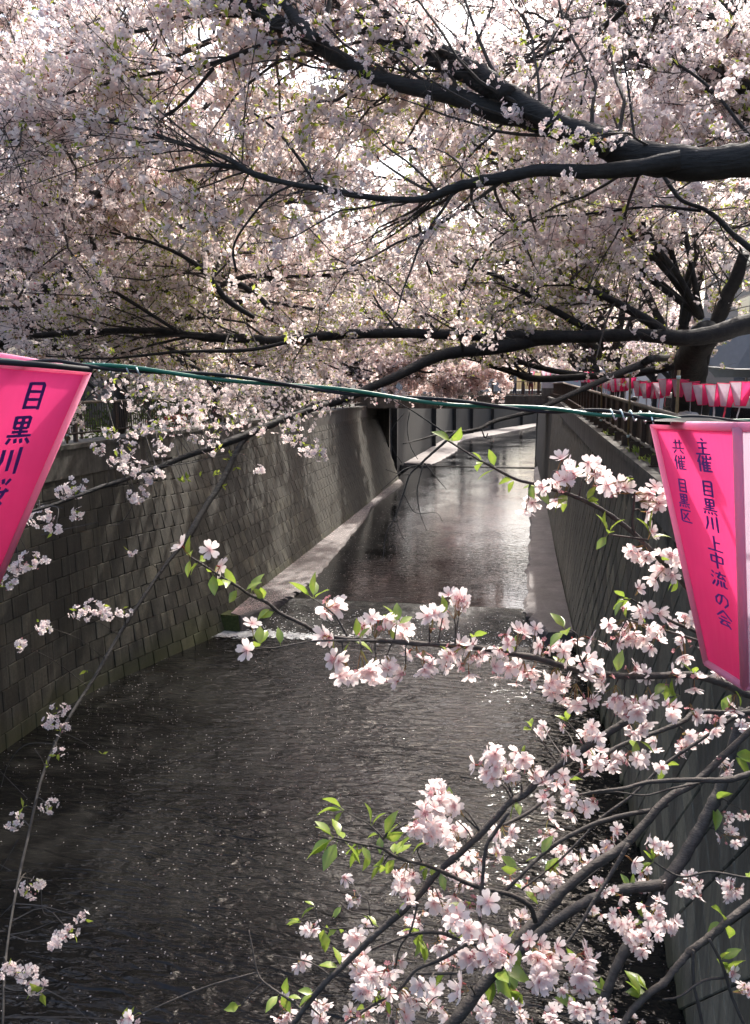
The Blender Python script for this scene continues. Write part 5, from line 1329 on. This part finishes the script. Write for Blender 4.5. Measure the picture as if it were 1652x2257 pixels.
for e in '''410,1228,3,60 432,1250,3,60 450,1290,2,60 480,1300,2,60 505,1322,2,55 540,1298,2,60 560,1290,1,60 588,1300,2,55 598,1345,1,60 612,1392,1,55 570,1412,3,60 690,1300,3,65 700,1290,1,60 605,1350,1,55 880,1340,4,70 784,1398,2,55 776,1425,2,55 868,1395,1,50 1040,1375,2,60 980,1330,1,60 1207,1372,4,70 968,1440,2,50 1130,1440,2,55 1240,1465,2,50 995,968,3,60 1065,1020,3,60 1088,1036,2,55 1130,1060,2,60 1165,1075,2,60 1185,1088,2,60 1250,1100,3,60 1300,1092,3,55 1275,1030,2,45 1385,1060,3,50 1340,1165,3,70 1335,1185,2,60 1452,1142,2,75 1460,1170,1,60 1440,1250,2,60 1470,1290,3,65 1350,1315,2,60 1355,1465,1,85 1485,1500,2,90 1470,1540,2,80 1365,1330,2,55 1380,1345,1,50 1530,1460,2,60 1600,1540,2,70 1420,1395,2,50 1500,1560,2,60'''.split():
    x, y, n, s_ = (float(q) for q in e.split(',')); FA.leaf(x, y, int(n), s_ / FPX * 1.55)
FA.done()

FB = Spray('cherry_tree', (2.2, 1.6, 4.6), 'foreground cherry tree of crossing grey branches in the lower right corner')
Z = FB.branch
Z([(1780, 1500), (1652, 1612), (1580, 1680), (1530, 1725), (1470, 1761), (1415, 1822), (1370, 1868), (1305, 1910), (1241, 1964), (1189, 2022), (1141, 2072), (1090, 2140), (1037, 2205), (985, 2270), (930, 2340)], 2.3, 1.9, 13, 27, 10)
Z([(1640, 1560), (1593, 1720), (1566, 1782), (1525, 1857), (1491, 1912), (1456, 1957), (1440, 1985)], 3.2, 3.0, 23, 29, 10)
Z([(1456, 1950), (1378, 1960), (1309, 1980), (1241, 2018), (1182, 2063), (1120, 2120)], 3.0, 2.9, 24, 18, 10)
Z([(1450, 1960), (1420, 2020), (1381, 2087), (1347, 2159), (1312, 2257), (1290, 2320)], 3.0, 2.8, 22, 20, 10)
Z([(1800, 1900), (1652, 1994), (1614, 2022), (1566, 2063), (1525, 2094), (1490, 2132), (1463, 2166), (1429, 2190), (1395, 2224), (1374, 2257), (1340, 2320)], 2.1, 1.9, 17, 14)
Z([(1527, 2094), (1528, 2165), (1540, 2220), (1552, 2280)], 2.0, 2.0, 7, 8)
Z([(1563, 2070), (1593, 2131), (1614, 2200), (1645, 2270)], 2.0, 2.0, 7, 8)
Z([(1596, 2155), (1549, 2162), (1497, 2196), (1460, 2203)], 2.0, 1.95, 6, 4)
Z([(1760, 1685), (1652, 1706), (1600, 1719), (1515, 1719), (1429, 1724), (1378, 1737), (1326, 1743), (1278, 1751), (1240, 1760)], 2.1, 1.9, 15, 4)
Z([(1560, 1722), (1480, 1738), (1420, 1753), (1350, 1745), (1290, 1752)], 2.1, 2.0, 5, 3)
Z([(1760, 1545), (1652, 1570), (1538, 1570), (1502, 1592), (1436, 1618), (1359, 1647), (1301, 1691), (1223, 1744), (1165, 1790), (1107, 1820)], 2.3, 2.0, 12, 7)
Z([(1389, 1585), (1341, 1614), (1275, 1658), (1221, 1694), (1148, 1755), (1124, 1767), (1076, 1819), (1022, 1873), (965, 1921), (930, 1965), (885, 2010), (822, 2064), (758, 2127), (720, 2162), (663, 2232), (630, 2285)], 1.95, 1.75, 16, 12)
Z([(1652, 1560), (1590, 1600), (1530, 1640), (1463, 1686), (1395, 1751), (1326, 1802), (1280, 1850), (1223, 1905), (1150, 1960)], 2.3, 2.2, 8, 4)
Z([(1470, 1772), (1439, 1785), (1378, 1796), (1309, 1816), (1241, 1850), (1189, 1888), (1155, 1922), (1107, 1970), (1060, 2010)], 2.25, 2.1, 11, 7)
Z([(1180, 2030), (1165, 1995), (1124, 1972), (1069, 1960), (1028, 1946), (974, 1921), (933, 1905), (879, 1892), (840, 1870), (800, 1862), (760, 1852), (735, 1846)], 1.9, 1.6, 12, 4)
Z([(1120, 1790), (1090, 1835), (1072, 1864), (1064, 1924), (1057, 2035), (1057, 2090), (1057, 2124), (1035, 2140), (996, 2145), (917, 2146)], 1.75, 1.65, 9, 6)
Z([(1100, 2095), (1018, 2073), (974, 2057), (917, 2057), (860, 2076), (800, 2100)], 1.9, 1.9, 9, 5)
Z([(1060, 2060), (1025, 2083), (970, 2115), (917, 2137), (879, 2181), (815, 2219), (740, 2270)], 1.85, 1.8, 9, 6)
Z([(870, 2030), (828, 2045), (774, 2045), (714, 2045), (697, 2015), (695, 1995)], 2.0, 2.0, 4, 2.5)
Z([(822, 2040), (806, 2018), (770, 2008), (745, 1985)], 2.0, 2.0, 4, 2.5)
Z([(815, 2020), (810, 1985), (790, 1975)], 2.0, 2.0, 3, 2)
Z([(726, 2150), (700, 2130), (672, 2118), (640, 2112), (599, 2105)], 1.9, 1.95, 4, 2.5)
Z([(668, 2228), (640, 2205), (599, 2178), (570, 2150), (556, 2090), (548, 2050)], 1.8, 1.9, 6, 2.5)
Z([(1385, 1860), (1340, 1936), (1309, 1984), (1278, 2039), (1244, 2083)], 1.9, 1.8, 10, 6)
Z([(1760, 1950), (1652, 1936), (1566, 1922), (1500, 1932), (1440, 1900)], 2.6, 2.6, 6, 4)
Z([(920, 1990), (905, 2050), (880, 2090), (870, 2140)], 1.9, 1.9, 5, 4)
Z([(1000, 2130), (990, 2170), (1000, 2210)], 1.9, 1.9, 3.5, 3)
Z([(1340, 1900), (1300, 1930), (1270, 1955), (1240, 1970)], 2.2, 2.2, 3.5, 2)
Z([(845, 1848), (810, 1815), (780, 1800), (757, 1786)], 1.7, 1.7, 4, 2)
FB.ready()
for e in '''1305,1621,6,34 1322,1672,4,28 1352,1682,3,26 1400,1680,4,30 1078,1700,6,36 1088,1660,3,22 1155,1669,3,24 1122,1709,3,22 1173,1705,2,20 1235,1716,3,26 1253,1668,2,16 1199,1727,2,16 1250,1753,2,20 1202,1610,3,18,2.6 1239,1603,1,8,2.6 1571,1596,3,26 1633,1596,4,30 1502,1621,3,26,2.5 1509,1654,3,26,2.5 1454,1640,2,20 1589,1687,3,24 1400,1603,4,30 1203,1765,3,26 1254,1765,1,0 1271,1790,2,22 1306,1768,1,10 1200,1833,5,34,2.4 1114,1837,3,26 1237,1881,4,26,2.4 1278,1898,5,26,2.7 1230,1929,3,26 1165,1950,2,20 1193,1967,2,20 1450,1868,5,30 1398,1902,1,0 1429,1935,6,38 1418,1955,3,24 1528,1950,8,32,2.9 1610,1960,9,34,2.9 1600,1802,2,18 1614,1847,4,30 1645,1792,2,18 1319,1955,3,22,2.6 1357,1970,2,16,2.6 1443,2000,8,34,2.7 1371,2032,8,36,2.7 1420,2048,10,40,2.6 1405,2078,7,30,2.7 1473,2042,4,22,2.7 1148,2028,4,30,2.4 1306,2022,3,24,3.0 1107,2092,3,34,1.5 1175,2090,5,40,1.65 1217,2100,4,32,1.65 1278,2110,5,36,1.65 1282,2155,4,34,1.65 1186,2160,4,34,1.6 1240,2185,3,30 1127,2200,2,24 1203,2135,4,34,1.65 1216,2234,4,26,2.4 1292,2234,4,24,2.6 1336,2230,4,30,2.6 1400,2252,3,20,2.8 1617,2145,1,10 1645,2179,2,16 960,1745,6,34 975,1775,5,30 940,1790,3,22 950,1830,5,34 985,1832,4,30 1028,1829,1,0 920,1815,3,22 891,1921,3,24 885,1956,3,26 900,1975,2,18 1006,1921,3,26,1.9 1009,1959,3,26,1.9 1044,1889,3,26,2.0 1003,1873,2,18,2.0 1095,1889,3,24,2.2 1053,1930,3,18,2.3 958,1978,3,28,2.0 980,1997,3,26,2.0 1037,1991,2,20,1.7 1076,1988,1,0,1.4 999,2022,2,24,1.5 1028,2045,3,30,1.55 1072,2061,3,30,1.6 1041,2096,4,34,1.6 1104,2085,2,18,1.5 1076,2105,2,22,1.5 964,2077,3,28,2.1 780,2111,4,26 783,2067,3,22,1.9 796,2140,3,24 822,2146,2,18,1.5 853,2137,2,18,1.5 876,2124,2,18 815,2181,4,32 863,2175,2,18 901,2194,3,28 955,2181,1,0,1.5 1031,2181,2,24,1.5 974,2127,2,24,2.2 1009,2111,2,22,2.1 777,2238,3,26 803,2223,2,18 888,2245,3,26 622,2226,5,26,2.2 704,2210,4,28,2.3 1066,2226,5,34,2.3 656,2121,3,18,2.2 685,2048,3,18,2.4 780,1978,3,16,2.6 806,2038,1,0,2.2 1270,2220,3,26,2.4 990,2240,3,28,2.2 940,2215,3,24,2.3 1150,2245,3,26,2.4 1330,1870,2,20,2.5 1365,1835,2,20,2.6 930,2020,3,28,2.2 890,2040,2,20,2.2 1030,1945,2,20,2.4 1340,1850,2,18,2.6 1290,1690,2,18 1460,1690,2,18 1120,1930,2,20,2.4 760,1935,1,6,2.4 708,2240,3,20,2.0 850,2225,2,22 930,2170,2,22 1000,1780,2,18 1475,1570,3,24 1540,1620,2,20,2.5 285,2244,1,6'''.split():
    v = [float(q) for q in e.split(',')]; FB.cluster(v[0], v[1], int(v[2]), v[3], v[4] if len(v) > 4 else None)
for e in '''726,1805,3,70 745,1795,1,65 695,1848,3,85 700,1860,2,80 735,1895,2,80 752,1880,2,65 796,1867,1,65 780,1895,2,80 800,1905,2,75 847,1883,1,60 834,1800,2,75 866,1826,3,70 891,1848,1,50 914,1857,1,45 831,1845,2,50 866,1918,2,75 880,1865,2,60 939,1924,2,60 950,1935,2,50 828,1927,2,45 863,2000,2,50 637,2038,3,45 691,1997,3,40 749,1997,2,50 707,2064,3,55 745,2070,2,50 923,2073,4,65 831,2035,2,45 745,2130,2,55 930,2125,2,55 980,2156,2,60 970,1925,1,50 1469,1691,2,50 1618,1661,4,70 1400,1640,3,55 1604,1782,3,65 1408,2165,4,75 1395,2180,2,70 1597,2035,3,80 1615,2110,3,80 1640,2141,2,70 1107,2130,5,95 1090,2145,4,90 1125,2150,4,90 1140,2170,2,85 1155,2206,2,80 1235,1570,3,45 1155,1585,3,45 1260,1720,2,55 1135,1770,2,55 1195,1890,2,55 1200,1925,3,60 1125,1895,2,50 1160,1965,2,50 1380,1940,2,50 1420,1915,2,50 1440,1890,2,50 1390,2010,2,55 1250,2100,2,55 1000,2000,2,50 1010,2050,2,50 800,2225,2,60 1020,2100,2,50 1130,2090,2,50 860,2220,2,60 820,2195,2,50 640,2185,2,45 605,2210,2,55 505,2242,2,60 690,2190,2,50 1300,1650,2,45 1090,1690,2,50 970,1755,2,55 1140,1650,2,40 1240,2205,2,55 1310,2200,2,50 1645,1935,2,50 1590,1540,2,60'''.split():
    x, y, n, s_ = (float(q) for q in e.split(',')); j = FB.near(x, y); FB.leaf(x, y, int(n), s_ / FPX * FB.Q[j, 2])
FB.done()
